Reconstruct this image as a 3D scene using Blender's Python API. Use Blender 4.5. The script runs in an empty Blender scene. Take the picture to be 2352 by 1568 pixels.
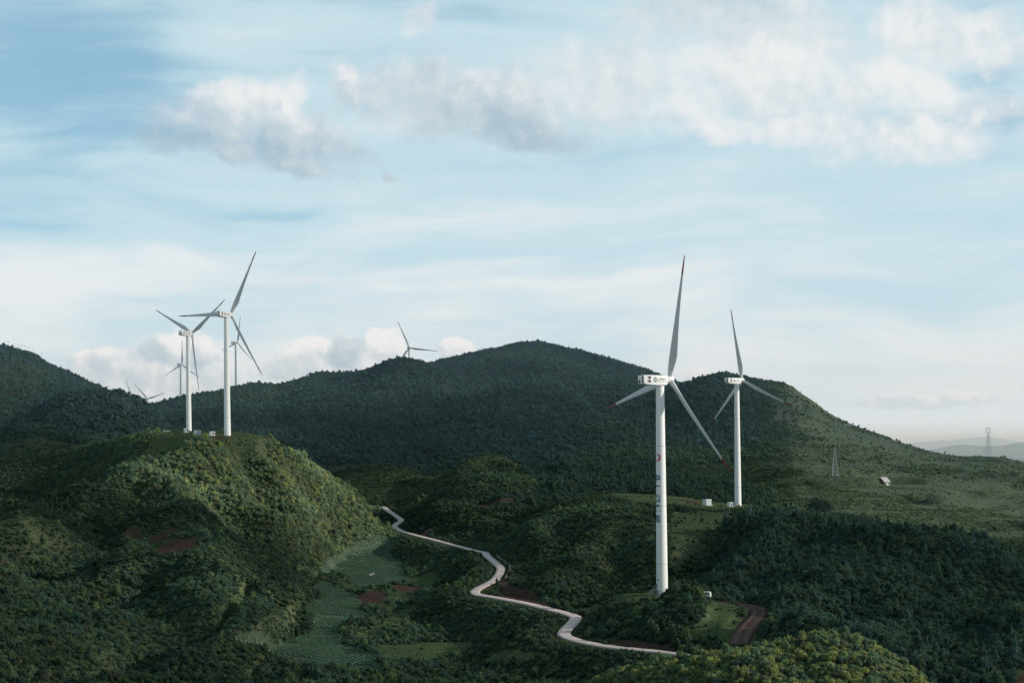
import bpy, bmesh, math, random
import numpy as np
from mathutils import Vector, Matrix
R = math.radians
rng = np.random.default_rng(7)
random.seed(7)
S = bpy.context.scene
COL = S.collection

# ------------------------------------------------------------------ camera frame and survey helpers
F, CX, HY, ROLL, ZC = 3267.0, 1176.0, 1030.0, R(0.6), 120.0
cr, sr = math.cos(ROLL), math.sin(ROLL)

def sight(px, py):
    """bearing (x/d) and rise (z/d) of a sighted point"""
    u = (np.asarray(px, float) - CX) / F
    v = (HY - np.asarray(py, float)) / F
    return u * cr + v * sr, -u * sr + v * cr

def at(px, py, d):
    tx, tz = sight(px, py)
    return Vector((float(tx) * d, d, ZC + float(tz) * d))

cam_d = bpy.data.cameras.new("camera")
cam = bpy.data.objects.new("camera", cam_d)
COL.objects.link(cam)
cam.location = (0, 0, ZC)
cam.rotation_euler = (Matrix.Rotation(R(90), 3, 'X') @ Matrix.Rotation(-ROLL, 3, 'Z')).to_euler()
cam_d.sensor_width = 36.0
cam_d.lens = 36.0 * F / 2352.0
cam_d.shift_y = (HY - 784.0) / 2352.0
cam_d.clip_start, cam_d.clip_end = 1.0, 120000.0
S.camera = cam

# ------------------------------------------------------------------ object helpers
def tag(o, label=None, cat=None, group=None, kind=None):
    if label: o["label"] = label
    if cat: o["category"] = cat
    if group: o["group"] = group
    if kind: o["kind"] = kind
    return o

def empty(name, loc=(0, 0, 0), rz=0.0):
    o = bpy.data.objects.new(name, None)
    o.empty_display_size = 1.0
    o.location = loc
    o.rotation_euler = (0, 0, rz)
    COL.objects.link(o)
    return o

def link_mesh(name, me, parent=None):
    o = bpy.data.objects.new(name, me)
    COL.objects.link(o)
    if parent: o.parent = parent
    return o

def from_bm(name, bm, mat, parent=None, smooth=False):
    me = bpy.data.meshes.new(name)
    bm.normal_update()
    bm.to_mesh(me); bm.free()
    for m in (mat if isinstance(mat, (list, tuple)) else [mat]): me.materials.append(m)
    if smooth: me.polygons.foreach_set("use_smooth", np.ones(len(me.polygons), bool))
    return link_mesh(name, me, parent)

def from_arrays(name, verts, faces, mat, smooth=False, parent=None, link=True):
    """faces: (n,k) int array"""
    me = bpy.data.meshes.new(name)
    verts = np.asarray(verts, np.float32); faces = np.asarray(faces, np.int32)
    n, k = faces.shape
    me.vertices.add(len(verts)); me.vertices.foreach_set("co", verts.ravel())
    me.loops.add(n * k); me.loops.foreach_set("vertex_index", faces.ravel())
    me.polygons.add(n)
    me.polygons.foreach_set("loop_start", np.arange(0, n * k, k, dtype=np.int32))
    me.polygons.foreach_set("loop_total", np.full(n, k, np.int32))
    if smooth: me.polygons.foreach_set("use_smooth", np.ones(n, bool))
    me.update(calc_edges=True)
    if mat: me.materials.append(mat)
    return link_mesh(name, me, parent) if link else me

def copy_tree(o, parent=None):
    c = o.copy(); COL.objects.link(c)
    if parent: c.parent = parent
    for ch in list(o.children): copy_tree(ch, c)
    return c

def add_box(bm, x0, x1, y0, y1, z0, z1, bevel=0.0):
    r = bmesh.ops.create_cube(bm, size=1.0)
    for v in r["verts"]:
        v.co = Vector(((x0 + x1) / 2 + v.co.x * (x1 - x0), (y0 + y1) / 2 + v.co.y * (y1 - y0), (z0 + z1) / 2 + v.co.z * (z1 - z0)))
    if bevel > 0:
        es = list({e for v in r["verts"] for e in v.link_edges})
        bmesh.ops.bevel(bm, geom=es, offset=bevel, segments=2, affect='EDGES', profile=0.5)

def add_tube(bm, p0, p1, r0, r1=None, n=8, cap=True):
    p0, p1 = Vector(p0), Vector(p1)
    if r1 is None: r1 = r0
    d = (p1 - p0)
    if d.length < 1e-6: return
    q = d.to_track_quat('Z', 'Y').to_matrix()
    ra, rb = [], []
    for i in range(n):
        a = 2 * math.pi * i / n
        c = Vector((math.cos(a), math.sin(a), 0))
        ra.append(bm.verts.new(p0 + q @ (c * r0)))
        rb.append(bm.verts.new(p1 + q @ (c * r1)))
    for i in range(n):
        j = (i + 1) % n
        bm.faces.new((ra[i], ra[j], rb[j], rb[i]))
    if cap:
        bm.faces.new(ra[::-1]); bm.faces.new(rb)

def add_lathe(bm, prof, n=48, axis='Z'):
    rings = []
    for r, h in prof:
        ring = []
        for i in range(n):
            a = 2 * math.pi * i / n
            p = (r * math.cos(a), r * math.sin(a), h) if axis == 'Z' else (h, r * math.cos(a), r * math.sin(a))
            ring.append(bm.verts.new(p))
        rings.append(ring)
    for a, b in zip(rings[:-1], rings[1:]):
        for i in range(n):
            j = (i + 1) % n
            bm.faces.new((a[i], a[j], b[j], b[i]))
    return rings

# ------------------------------------------------------------------ node helpers
class N:
    def __init__(self, nt): self.nt = nt
    def node(self, t, **kw):
        n = self.nt.nodes.new(t)
        for k, v in kw.items(): setattr(n, k, v)
        return n
    def put(self, sock, v):
        if hasattr(v, "is_linked") or isinstance(v, bpy.types.NodeSocket): self.nt.links.new(v, sock)
        elif v is not None: sock.default_value = v
    def math(self, op, a, b=None, c=None, clamp=False):
        n = self.node("ShaderNodeMath", operation=op); n.use_clamp = clamp
        self.put(n.inputs[0], a); self.put(n.inputs[1], b)
        if c is not None: self.put(n.inputs[2], c)
        return n.outputs[0]
    def vmath(self, op, a, b=None):
        n = self.node("ShaderNodeVectorMath", operation=op)
        self.put(n.inputs[0], a)
        if b is not None: self.put(n.inputs[1], b)
        return n.outputs["Value"] if op in ("LENGTH", "DOT_PRODUCT", "DISTANCE") else n.outputs["Vector"]
    def noise(self, vec, scale, detail=4, rough=0.55, dist=0.0, lac=2.0, dim='3D'):
        n = self.node("ShaderNodeTexNoise"); n.noise_dimensions = dim
        self.put(n.inputs["Vector"], vec)
        n.inputs["Scale"].default_value = scale; n.inputs["Detail"].default_value = detail
        n.inputs["Roughness"].default_value = rough; n.inputs["Distortion"].default_value = dist
        n.inputs["Lacunarity"].default_value = lac
        return n.outputs[0]
    def smooth(self, x, lo, hi, a=0.0, b=1.0):
        n = self.node("ShaderNodeMapRange", interpolation_type='SMOOTHSTEP'); n.clamp = True
        self.put(n.inputs["Value"], x)
        for k, v in zip(("From Min", "From Max", "To Min", "To Max"), (lo, hi, a, b)): self.put(n.inputs[k], v)
        return n.outputs["Result"]
    def lin(self, x, lo, hi, a=0.0, b=1.0):
        n = self.node("ShaderNodeMapRange"); n.clamp = True
        self.put(n.inputs["Value"], x)
        for k, v in zip(("From Min", "From Max", "To Min", "To Max"), (lo, hi, a, b)): self.put(n.inputs[k], v)
        return n.outputs["Result"]
    def mix(self, f, a, b, mode='MIX'):
        n = self.node("ShaderNodeMix", data_type='RGBA', blend_type=mode)
        n.clamp_factor = True
        self.put(n.inputs[0], f); self.put(n.inputs[6], a); self.put(n.inputs[7], b)
        return n.outputs[2]
    def comb(self, x, y, z):
        n = self.node("ShaderNodeCombineXYZ")
        for s, v in zip(n.inputs, (x, y, z)): self.put(s, v)
        return n.outputs[0]
    def sep(self, v):
        n = self.node("ShaderNodeSeparateXYZ"); self.put(n.inputs[0], v); return n.outputs

def new_mat(name):
    m = bpy.data.materials.new(name); m.use_nodes = True
    m.node_tree.nodes.clear()
    g = N(m.node_tree)
    out = g.node("ShaderNodeOutputMaterial")
    return m, g, out

def paint(name, col, rough=0.5, vary=0.08, scale=1.5, streak=0.0, metallic=0.0):
    m, g, out = new_mat(name)
    tc = g.node("ShaderNodeTexCoord").outputs["Object"]
    n1 = g.noise(tc, scale, 5, 0.6)
    lo = tuple(c * (1 - vary) for c in col) + (1,)
    hi = tuple(min(1, c * (1 + vary)) for c in col) + (1,)
    c = g.mix(n1, lo, hi)
    if streak > 0:
        mp = g.node("ShaderNodeMapping"); g.put(mp.inputs["Vector"], tc); mp.inputs["Scale"].default_value = (1.6, 1.6, 0.06)
        s = g.smooth(g.noise(mp.outputs[0], 1.2, 4, 0.6), 0.5, 0.75)
        c = g.mix(g.math('MULTIPLY', s, streak), c, (col[0] * .62, col[1] * .6, col[2] * .55, 1))
    b = g.node("ShaderNodeBsdfPrincipled")
    g.put(b.inputs["Base Color"], c); b.inputs["Roughness"].default_value = rough
    b.inputs["Metallic"].default_value = metallic
    b.inputs["Specular IOR Level"].default_value = 0.3
    g.nt.links.new(b.outputs[0], out.inputs[0])
    return m

# ------------------------------------------------------------------ lie of the land
# Surveyed ridge lines: every hill is a stack of contour lines (bearing, rise, distance), foot first, crest last.
INF = 1e9
def gnoise(x, y, seed=0):
    """2-D gradient noise, about -1..1"""
    xi = np.floor(x).astype(np.int64); yi = np.floor(y).astype(np.int64)
    xf = x - xi; yf = y - yi
    def g(ix, iy):
        h = (ix * 374761393 + iy * 668265263 + seed * 974634777) & 0xFFFFFFFF
        h = ((h ^ (h >> 13)) * 1274126177) & 0xFFFFFFFF
        h = (h ^ (h >> 16)) & 0xFFFF
        a = h.astype(float) * (2 * math.pi / 65536.0)
        return np.cos(a), np.sin(a)
    def dot(ix, iy, dx, dy):
        gx, gy = g(ix, iy); return gx * dx + gy * dy
    u = xf * xf * xf * (xf * (xf * 6 - 15) + 10); v = yf * yf * yf * (yf * (yf * 6 - 15) + 10)
    a = dot(xi, yi, xf, yf); b = dot(xi + 1, yi, xf - 1, yf)
    c = dot(xi, yi + 1, xf, yf - 1); d = dot(xi + 1, yi + 1, xf - 1, yf - 1)
    return 1.5 * ((a + (b - a) * u) * (1 - v) + (c + (d - c) * u) * v)

def fbm(x, y, wl, octv=4, seed=0, gain=0.5):
    s = np.zeros_like(x, dtype=float); amp = 1.0; tot = 0.0
    for o in range(octv):
        s += amp * gnoise(x / wl + 13.7 * o, y / wl - 7.3 * o, seed + o); tot += amp
        wl *= 0.5; amp *= gain
    return s / tot

def sstep(x, a, b):
    t = np.clip((x - a) / (b - a), 0, 1); return t * t * (3 - 2 * t)

DROP = 0.0
def line(*pts):
    """contour: list of (px, y, d) -> arrays of bearing, height, distance"""
    p = np.array(pts, float)
    tx, tz = sight(p[:, 0], p[:, 1] + DROP)
    return tx, tz * p[:, 2], p[:, 2]

BACK = {}
LAYERS = []
def layer(curves, front=0.45, back=0.4, side=0.6, name=""):
    LAYERS.append(dict(c=[line(*c) for c in curves], front=front, back=back, side=side, name=name))

def pchip_eval(D, Z, d):
    """monotone cubic through K knots per column; D,Z (K,n); d (m,) -> (m,n)"""
    K, n = D.shape
    h = np.diff(D, axis=0); s = np.diff(Z, axis=0) / h
    m = np.zeros_like(Z)
    m[0] = s[0]; m[-1] = s[-1]
    for k in range(1, K - 1):
        same = s[k - 1] * s[k] > 0
        w1 = 2 * h[k] + h[k - 1]; w2 = h[k] + 2 * h[k - 1]
        with np.errstate(divide='ignore', invalid='ignore'):
            hm = (w1 + w2) / (w1 / s[k - 1] + w2 / s[k])
        m[k] = np.where(same, hm, 0)
    if K > 1: m[-1] *= 0.35      # round the crest off
    out = np.full((len(d), n), -INF)
    dd = d[:, None]
    for k in range(K - 1):
        t = (dd - D[k]) / h[k]
        ins = (t >= 0) & (t <= 1)
        t = np.clip(t, 0, 1)
        t2, t3 = t * t, t * t * t
        val = (2 * t3 - 3 * t2 + 1) * Z[k] + (t3 - 2 * t2 + t) * h[k] * m[k] + (-2 * t3 + 3 * t2) * Z[k + 1] + (t3 - t2) * h[k] * m[k + 1]
        out = np.where(ins, val, out)
    return out

def eval_layer(L, TX, d):
    D, Z = [], []
    lo = max(c[0][0] for c in L["c"]); hi = min(c[0][-1] for c in L["c"])
    for tx, z, dist in L["c"]:
        D.append(np.interp(TX, tx, dist)); Z.append(np.interp(TX, tx, z))
    D = np.array(D); Z = np.array(Z)
    for k in range(1, len(D)): D[k] = np.maximum(D[k], D[k - 1] + 6)
    # soften the corners of the surveyed lines
    ker = np.hanning(9); ker /= ker.sum()
    pad = lambda a: np.pad(a, (4, 4), mode='edge')
    D = np.array([np.convolve(pad(r), ker, 'valid') for r in D]); Z = np.array([np.convolve(pad(r), ker, 'valid') for r in Z])
    out = pchip_eval(D, Z, d)
    dd = d[:, None]
    over = np.maximum(dd - D[-1], 0)
    w = 25.0
    out = np.where(dd > D[-1], Z[-1] - L["back"] * (np.sqrt(over ** 2 + w * w) - w), out)
    under = np.maximum(D[0] - dd, 0)
    out = np.where(dd < D[0], Z[0] - L["front"] * under, out)
    outside = np.maximum(np.maximum(lo - TX, TX - hi), 0)[None, :] * dd
    return out - L["side"] * outside

# --- left hill with the two turbines
layer([[(-900,1800,330),(0,1650,360),(300,1600,420),(500,1530,440),(600,1470,480),(660,1420,540),(692,1370,622),(716,1325,730),(762,1290,800),(850,1240,1000),(920,1208,1090),(1000,1225,1150)],
       [(-900,1450,380),(0,1470,390),(200,1450,430),(400,1400,500),(520,1370,545),(600,1335,625),(680,1290,740),(760,1245,885),(840,1206,1025),(900,1190,1100),(1000,1240,1165)],
       [(-900,1280,560),(0,1290,580),(200,1250,650),(400,1200,720),(520,1180,770),(620,1165,810),(720,1155,880),(800,1150,960),(860,1165,1065),(900,1190,1112),(1000,1260,1175)],
       [(-900,1215,680),(0,1208,720),(60,1192,740),(150,1162,770),(270,1102,820),(320,1080,850),(350,1072,865),(400,1052,888),(450,1036,898),(500,1020,905),(600,1016,915),(622,1018,930),(680,1044,965),(740,1082,990),(800,1123,1020),(850,1162,1070),(880,1198,1118),(1000,1270,1185)]],
      back=0.55, name="left_hill")
layer([[(-300,1170,930),(200,1135,930),(330,1095,900),(400,1070,890),(600,1065,890),(700,1090,930)],
       [(-300,1105,1040),(0,1066,1070),(150,1044,1070),(250,1024,1050),(330,1007,990),(380,1003,940),(440,1001.5,915),(520,1002.5,908),(600,1003.5,912),(622,1008,930),(650,1040,940),(700,1095,950)],
       [(-300,1110,1190),(0,1066,1210),(150,1036,1210),(250,1013,1210),(330,997,1200),(380,991,1190),(440,990.5,1190),(520,993,1180),(575,997,1120),(610,1010,1060),(650,1042,1020),(700,1095,1000)]],
      front=0.6, back=0.5, name="plateau")
DROP = 3.0
# --- dark hills behind it on the left
layer([[(-400,1080,1270),(0,1075,1270),(130,1060,1270),(260,1070,1270)],
       [(-400,1003,1400),(0,988,1400),(40,978,1400),(80,973,1400),(130,981,1400),(170,994,1400),(210,1014,1400),(260,1050,1400)]], name="low_left")
layer([[(-400,1060,1420),(0,1050,1420),(120,1030,1420),(250,1030,1430),(345,1030,1430),(420,1050,1420)],
       [(-400,1015,1700),(0,978,1650),(60,953,1620),(120,921,1600),(180,901,1600),(230,895,1600),(260,896,1600),(300,906,1600),(345,926,1600),(385,981,1550),(420,1030,1520)]], name="mid_left")
layer([[(-900,960,1700),(0,965,1700),(200,960,1700),(420,1040,1720)],
       [(-900,870,1950),(0,880,1900),(60,893,1900),(140,893,1930),(220,905,1940),(330,960,1940),(420,1040,1900)],
       [(-900,800,2150),(-300,762,2150),(0,793,2150),(40,803,2150),(80,811,2150),(110,833,2150),(165,857,2150),(200,871,2150),(250,893,2150),(330,945,2150),(420,1030,2100)]], name="far_left")
DROP = 4.5
# --- the main mountain, its front spur and its right shoulder
layer([[(250,1015,1480),(500,1030,1450),(700,1062,1400),(860,1078,1350),(1000,1098,1330),(1200,1095,1330),(1400,1095,1300),(1600,1100,1250),(1750,1110,1230)],
       [(250,985,1850),(345,960,1850),(500,955,1800),(640,950,1800),(760,935,1800),(900,930,1820),(1050,905,1850),(1240,890,1850),(1400,905,1850),(1520,940,1800),(1600,960,1750),(1750,1040,1700)],
       [(200,985,2300),(250,965,2300),(345,926,2300),(380,918,2300),(420,909,2300),(460,905,2300),(500,897,2300),(540,887,2300),(580,878,2300),(610,878,2280),(640,882,2250),(700,866,2250),(735,852,2250),(760,856,2250),(800,854,2280),(850,846,2300),(890,838,2350),(950,836,2400),(985,833,2450),(1050,817,2500),(1120,802,2500),(1200,785,2500),(1240,783,2500),(1290,795,2500),(1350,808,2500),(1420,827,2500),(1470,843,2500),(1520,861,2500),(1570,881,2500),(1600,898,2500),(1700,975,2450),(1750,1020,2400)]],
      back=0.3, name="mountain")
layer([[(560,1040,1500),(800,1065,1430),(1000,1085,1380),(1250,1090,1380)],
       [(560,1020,1700),(640,985,1720),(740,960,1740),(850,940,1760),(920,930,1780),(1000,940,1760),(1100,985,1650),(1250,1055,1500)],
       [(560,1000,2050),(640,940,2100),(740,890,2120),(800,863,2130),(850,844,2120),(890,827,2100),(920,819,2090),(950,824,2070),(985,834,2050),(1020,854,2010),(1060,902,1920),(1100,947,1820),(1150,985,1700),(1250,1040,1580)]],
      back=0.35, name="spur")
layer([[(1280,1100,1300),(1500,1105,1250),(1700,1112,1180),(1800,1122,1100),(1900,1165,980),(2000,1200,900),(2150,1240,850),(2352,1300,820),(2800,1340,800)],
       [(1280,1075,1500),(1450,1030,1520),(1600,1005,1520),(1750,1000,1500),(1820,1015,1450),(1900,1050,1400),(2050,1085,1370),(2200,1100,1350),(2352,1120,1320),(2800,1180,1300)],
       [(1280,1060,1750),(1400,1000,1850),(1450,955,1880),(1520,907,1900),(1570,881,1900),(1600,868,1900),(1650,855,1900),(1700,861,1900),(1760,871,1900),(1810,877,1900),(1830,893,1890),(1870,917,1870),(1900,942,1850),(1940,963,1830),(2000,986,1800),(2050,1006,1780),(2100,1021,1760),(2150,1035,1750),(2200,1043,1740),(2280,1043,1730),(2320,1049,1720),(2352,1057,1710),(2500,1090,1700),(2900,1150,1700)]],
      back=0.35, name="right_shoulder")
DROP = 0.0
# --- knolls in the middle distance
layer([[(700,1160,1150),(880,1160,1150),(1060,1175,1130)],
       [(700,1140,1300),(740,1113,1300),(780,1079,1290),(830,1072,1280),(880,1069,1270),(940,1081,1260),(990,1101,1250),(1060,1150,1230)]], name="knoll_a")
layer([[(930,1150,1110),(1110,1140,1110),(1320,1140,1110)],
       [(930,1140,1220),(960,1123,1220),(1020,1089,1210),(1060,1064,1200),(1110,1050,1200),(1150,1054,1200),(1200,1074,1200),(1250,1094,1200),(1320,1125,1190)]], name="knoll_b")
layer([[(850,1215,960),(1100,1200,950),(1360,1190,950)],
       [(850,1195,1080),(880,1179,1080),(960,1152,1070),(1010,1129,1060),(1060,1112,1050),(1110,1097,1050),(1160,1089,1050),(1210,1096,1050),(1250,1116,1050),(1290,1144,1050),(1360,1175,1050)]], name="knoll_c")
layer([[(1150,1150,970),(1400,1145,970),(1600,1158,940),(1800,1180,920),(1980,1250,880)],
       [(1150,1100,1180),(1200,1084,1180),(1300,1067,1170),(1400,1073,1160),(1480,1083,1150),(1560,1095,1120),(1650,1108,1090),(1720,1122,1060),(1800,1144,1030),(1880,1174,1000),(1980,1215,980)]], name="dark_ridge")
# --- pad of the right turbine and the slope below it
layer([[(1230,1250,730),(1400,1240,720),(1500,1265,680),(1620,1265,680),(1700,1245,720),(1850,1265,760),(1930,1310,740)],
       [(1230,1190,850),(1300,1165,870),(1350,1150,880),(1400,1144,884),(1500,1150,878),(1620,1164,868),(1700,1169,865),(1780,1168,870),(1850,1190,878),(1930,1240,880)],
       [(1230,1180,930),(1300,1150,960),(1350,1138,965),(1400,1130,965),(1500,1135,955),(1560,1140,945),(1620,1151,930),(1700,1158.5,922),(1780,1163,915),(1850,1182,915),(1930,1235,910)]],
      front=0.35, back=0.5, name="upper_pad")
# --- low hills right of the road
layer([[(860,1235,985),(900,1228,930),(1000,1243,880),(1100,1256,840),(1180,1262,810),(1300,1235,830),(1500,1200,850)],
       [(860,1215,1030),(900,1196,1020),(950,1172,1010),(1000,1160,1000),(1060,1160,990),(1120,1168,970),(1200,1176,950),(1300,1172,930),(1400,1160,920),(1500,1175,900)]], name="terrace_hill")
layer([[(1125,1335,665),(1180,1355,635),(1260,1388,575),(1340,1408,545),(1420,1402,560),(1500,1385,600),(1580,1375,635),(1660,1360,660)],
       [(1125,1310,715),(1165,1290,720),(1250,1275,690),(1350,1293,660),(1450,1293,670),(1550,1312,672),(1660,1340,690)],
       [(1125,1285,755),(1150,1262,765),(1200,1222,790),(1260,1203,800),(1320,1197,800),(1400,1193,790),(1480,1203,770),(1550,1246,740),(1620,1300,710),(1660,1330,700)]], back=0.35, name="middle_hill")
# --- pad and mound of the near turbine
layer([[(1320,1500,430),(1400,1470,440),(1520,1470,440),(1640,1500,400),(1700,1530,372),(1760,1540,370),(1820,1560,380)],
       [(1320,1445,470),(1380,1408,485),(1430,1391,494),(1520,1390,493),(1620,1410,470),(1700,1470,401),(1760,1455,412),(1820,1500,420)],
       [(1320,1420,520),(1380,1380,534),(1430,1362,538),(1520,1361,540),(1620,1368,530),(1700,1383,512),(1760,1400,490),(1820,1450,480)]],
      front=0.5, back=0.45, name="near_pad")
layer([[(1300,1490,440),(1380,1470,436),(1450,1492,424),(1550,1500,412),(1640,1495,408),(1690,1500,405)],
       [(1300,1470,470),(1360,1450,465),(1400,1428,465),(1440,1412,470),(1490,1394,472),(1540,1378,475),(1580,1376,475),(1620,1390,470),(1645,1415,462),(1690,1475,450)]], front=0.6, back=0.7, name="mound")
# --- wooded ridge on the right
layer([[(1560,1440,540),(1650,1420,500),(1760,1440,450),(1850,1490,390),(2000,1550,345),(2150,1580,335),(2352,1590,335),(2700,1700,330)],
       [(1560,1390,590),(1650,1360,570),(1760,1370,520),(1850,1380,490),(2000,1400,460),(2150,1420,440),(2352,1450,430),(2700,1540,420)],
       [(1560,1350,650),(1640,1315,640),(1720,1275,640),(1800,1250,630),(1900,1262,620),(2000,1272,600),(2150,1295,580),(2300,1330,560),(2400,1390,540),(2700,1500,500)],
       [(1540,1345,680),(1620,1268,690),(1680,1212,722),(1720,1192,732),(1780,1182,732),(1830,1177,730),(1880,1190,722),(1950,1197,710),(2010,1207,700),(2080,1220,690),(2150,1227,680),(2220,1244,660),(2300,1268,640),(2340,1302,620),(2400,1350,600),(2700,1480,560)]],
      back=0.55, name="wooded_ridge")
# --- sunlit knoll at the right foreground
layer([[(1150,2050,215),(1700,1900,200),(2100,1850,200),(2350,2000,200)],
       [(1150,1700,300),(1250,1615,300),(1326,1578,300),(1426,1541,300),(1500,1524,295),(1601,1508,290),(1726,1492,283),(1790,1491,283),(1826,1488,288),(1891,1468,290),(1976,1486,285),(2050,1524,279),(2121,1572,274),(2180,1625,268),(2350,1800,255)]],
      back=0.5, name="sunlit_knoll")
layer([[(380,1800,330),(700,1750,330),(980,1800,330)],
       [(380,1640,380),(480,1610,380),(620,1592,385),(700,1578,385),(800,1582,385),(900,1612,380),(980,1650,380)]], back=0.35, name="hedge_bank")

Q = np.arange(-760, 3130, 6.0)                      # columns of the ground sheet
DR = np.exp(np.linspace(math.log(105.0), math.log(3300.0), 860))
DFAR = np.exp(np.linspace(math.log(3300.0), math.log(60000.0), 46))[1:]
TXC = (Q - CX) / F
D2 = DR[:, None] * np.ones_like(TXC)[None, :]
X2 = D2 * TXC[None, :]
base = np.interp(DR, [100, 200, 300, 420, 600, 800, 1000, 1100, 1300, 2000, 3300], [-50, -56, -64, -69, -69, -66.5, -63, -58, -52, -60, -90])
Z2 = np.repeat(base[:, None], len(Q), 1)
WHICH = np.zeros(Z2.shape, int)
for i, L in enumerate(LAYERS):
    zl = eval_layer(L, TXC, DR)
    k = 1.2 + 0.0022 * D2
    flat = L["name"] in ("upper_pad", "near_pad", "plateau")
    if flat: k = k * 0.35
    WHICH[zl > Z2] = i + 1
    h = np.clip(0.5 + 0.5 * (zl - Z2) / k, 0, 1)
    Z2 = Z2 * (1 - h) + zl * h + k * h * (1 - h)
ZSM = Z2.copy()

def col_of(tx): return np.clip((np.asarray(tx) - TXC[0]) / (TXC[1] - TXC[0]), 0, len(Q) - 1.001)
LD0, LDS = math.log(DR[0]), (math.log(DR[-1]) - math.log(DR[0])) / (len(DR) - 1)
def row_of(d): return np.clip((np.log(np.maximum(d, DR[0])) - LD0) / LDS, 0, len(DR) - 1.001)
def sample(G, x, y):
    """bilinear lookup of a ground-sheet quantity at world x, y"""
    x = np.asarray(x, float); y = np.asarray(y, float)
    c = col_of(x / y); r = row_of(y)
    c0 = c.astype(int); r0 = r.astype(int); fc = c - c0; fr = r - r0
    return (G[r0, c0] * (1 - fc) + G[r0, c0 + 1] * fc) * (1 - fr) + (G[r0 + 1, c0] * (1 - fc) + G[r0 + 1, c0 + 1] * fc) * fr

def hit(px, py, dmin=0.0, G=None):
    """where the line of sight to a surveyed pixel meets the ground"""
    G = Z2 if G is None else G
    tx, tz = sight(px, py); tx = float(tx); tz = float(tz)
    c = float(col_of(tx)); c0 = int(c); f = c - c0
    zc = (G[:, c0] * (1 - f) + G[:, c0 + 1] * f) / DR
    ok = np.nonzero((zc >= tz) & (DR > dmin))[0]
    if len(ok) == 0: return None
    i = ok[0]
    if i == 0: return tx * DR[0], DR[0]
    t = (tz - zc[i - 1]) / (zc[i] - zc[i - 1] + 1e-12); t = min(max(t, 0), 1)
    d = DR[i - 1] + t * (DR[i] - DR[i - 1])
    return tx * d, d

def smooth_path(pts, step=2.5):
    """Catmull-Rom through 3-D points, resampled"""
    P = np.array([pts[0]] + list(pts) + [pts[-1]], float)
    out = []
    for i in range(1, len(P) - 2):
        n = max(2, int(np.linalg.norm(P[i + 1] - P[i]) / step))
        t = np.linspace(0, 1, n, endpoint=False)[:, None]
        a, b, c, d = P[i - 1], P[i], P[i + 1], P[i + 2]
        out.append(0.5 * ((2 * b) + (-a + c) * t + (2 * a - 5 * b + 4 * c - d) * t ** 2 + (-a + 3 * b - 3 * c + d) * t ** 3))
    out.append(P[-1][None, :])
    return np.concatenate(out)

ROAD_PX = [(880,1163,1120),(893,1173,1080),(914,1187,1042),(921,1195,1018),(906,1207,990),(918,1217,955),(950,1227,921),(1020,1245,862),(1085,1262,815),(1112,1268,795),(1121,1278,768),(1143,1296,722),(1150,1308,692),(1136,1330,655),(1096,1352,617),(1094,1363,598),(1130,1370,586),(1200,1383,560),(1270,1400,527),(1318,1414,503),(1319,1425,488),(1300,1445,468),(1297,1458,456),(1330,1471,444),(1400,1484,430),(1470,1491,420),(1530,1497,412),(1570,1503,405),(1620,1520,396),(1680,1545,386)]
ROAD = smooth_path([tuple(at(*p)) for p in ROAD_PX])
def px_path(pts, dmin=0, step=2.5):
    out = []
    for p in pts:
        h = hit(p[0], p[1], p[2] if len(p) > 2 else dmin)
        if h: out.append((h[0], h[1], ZC + float(sample(Z2, h[0], h[1]))))
    return smooth_path(out, step)

def dist_to_path(x, y, path):
    """nearest distance in plan and the height of the path there"""
    best = np.full(x.shape, 1e9); bz = np.zeros(x.shape); sd = np.zeros(x.shape)
    for i in range(len(path) - 1):
        ax, ay, az = path[i]; bx, by, bz_ = path[i + 1]
        m = (x > min(ax, bx) - 45) & (x < max(ax, bx) + 45) & (y > min(ay, by) - 45) & (y < max(ay, by) + 45)
        if not m.any(): continue
        xx, yy = x[m], y[m]
        dx, dy = bx - ax, by - ay; L2 = dx * dx + dy * dy + 1e-9
        t = np.clip(((xx - ax) * dx + (yy - ay) * dy) / L2, 0, 1)
        dd = np.hypot(xx - ax - t * dx, yy - ay - t * dy)
        cur = best[m]; up = dd < cur
        cur[up] = dd[up]; best[m] = cur
        q = bz[m]; q[up] = (az + t * (bz_ - az))[up]; bz[m] = q
        q = sd[m]; q[up] = np.sign(dx * (yy - ay) - dy * (xx - ax))[up]; sd[m] = q
    return best, bz, sd

def blend_to_path(path, w_in, w_out, drop=0.3):
    global Z2
    dd, pz, _ = dist_to_path(X2, D2, path)
    w = 1 - sstep(dd, w_in, w_out)
    Z2 = Z2 * (1 - w) + (pz - ZC - drop) * w
    return dd

RD = blend_to_path(ROAD, 6.5, 30.0)
TRACKS = {}
TRACKS["pad_track"] = px_path([(1628,1384),(1660,1382),(1705,1387),(1738,1395),(1742,1408),(1728,1425),(1712,1445),(1704,1462),(1698,1478)], 380)
TRACKS["branch_track"] = px_path([(972,1236),(978,1224),(990,1213),(1004,1206),(1016,1202)], 700)
TRACKS["ridge_track"] = px_path([(1360,1137),(1400,1135.5),(1460,1138),(1530,1143),(1580,1149),(1608,1155)], 850)
TD = np.full(Z2.shape, 1e9)
for nm, w in (("pad_track", 3.0), ("branch_track", 2.2), ("ridge_track", 2.6)):
    TD = np.minimum(TD, blend_to_path(TRACKS[nm], w + 1.5, w + 9, 0.12) / w)

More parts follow.
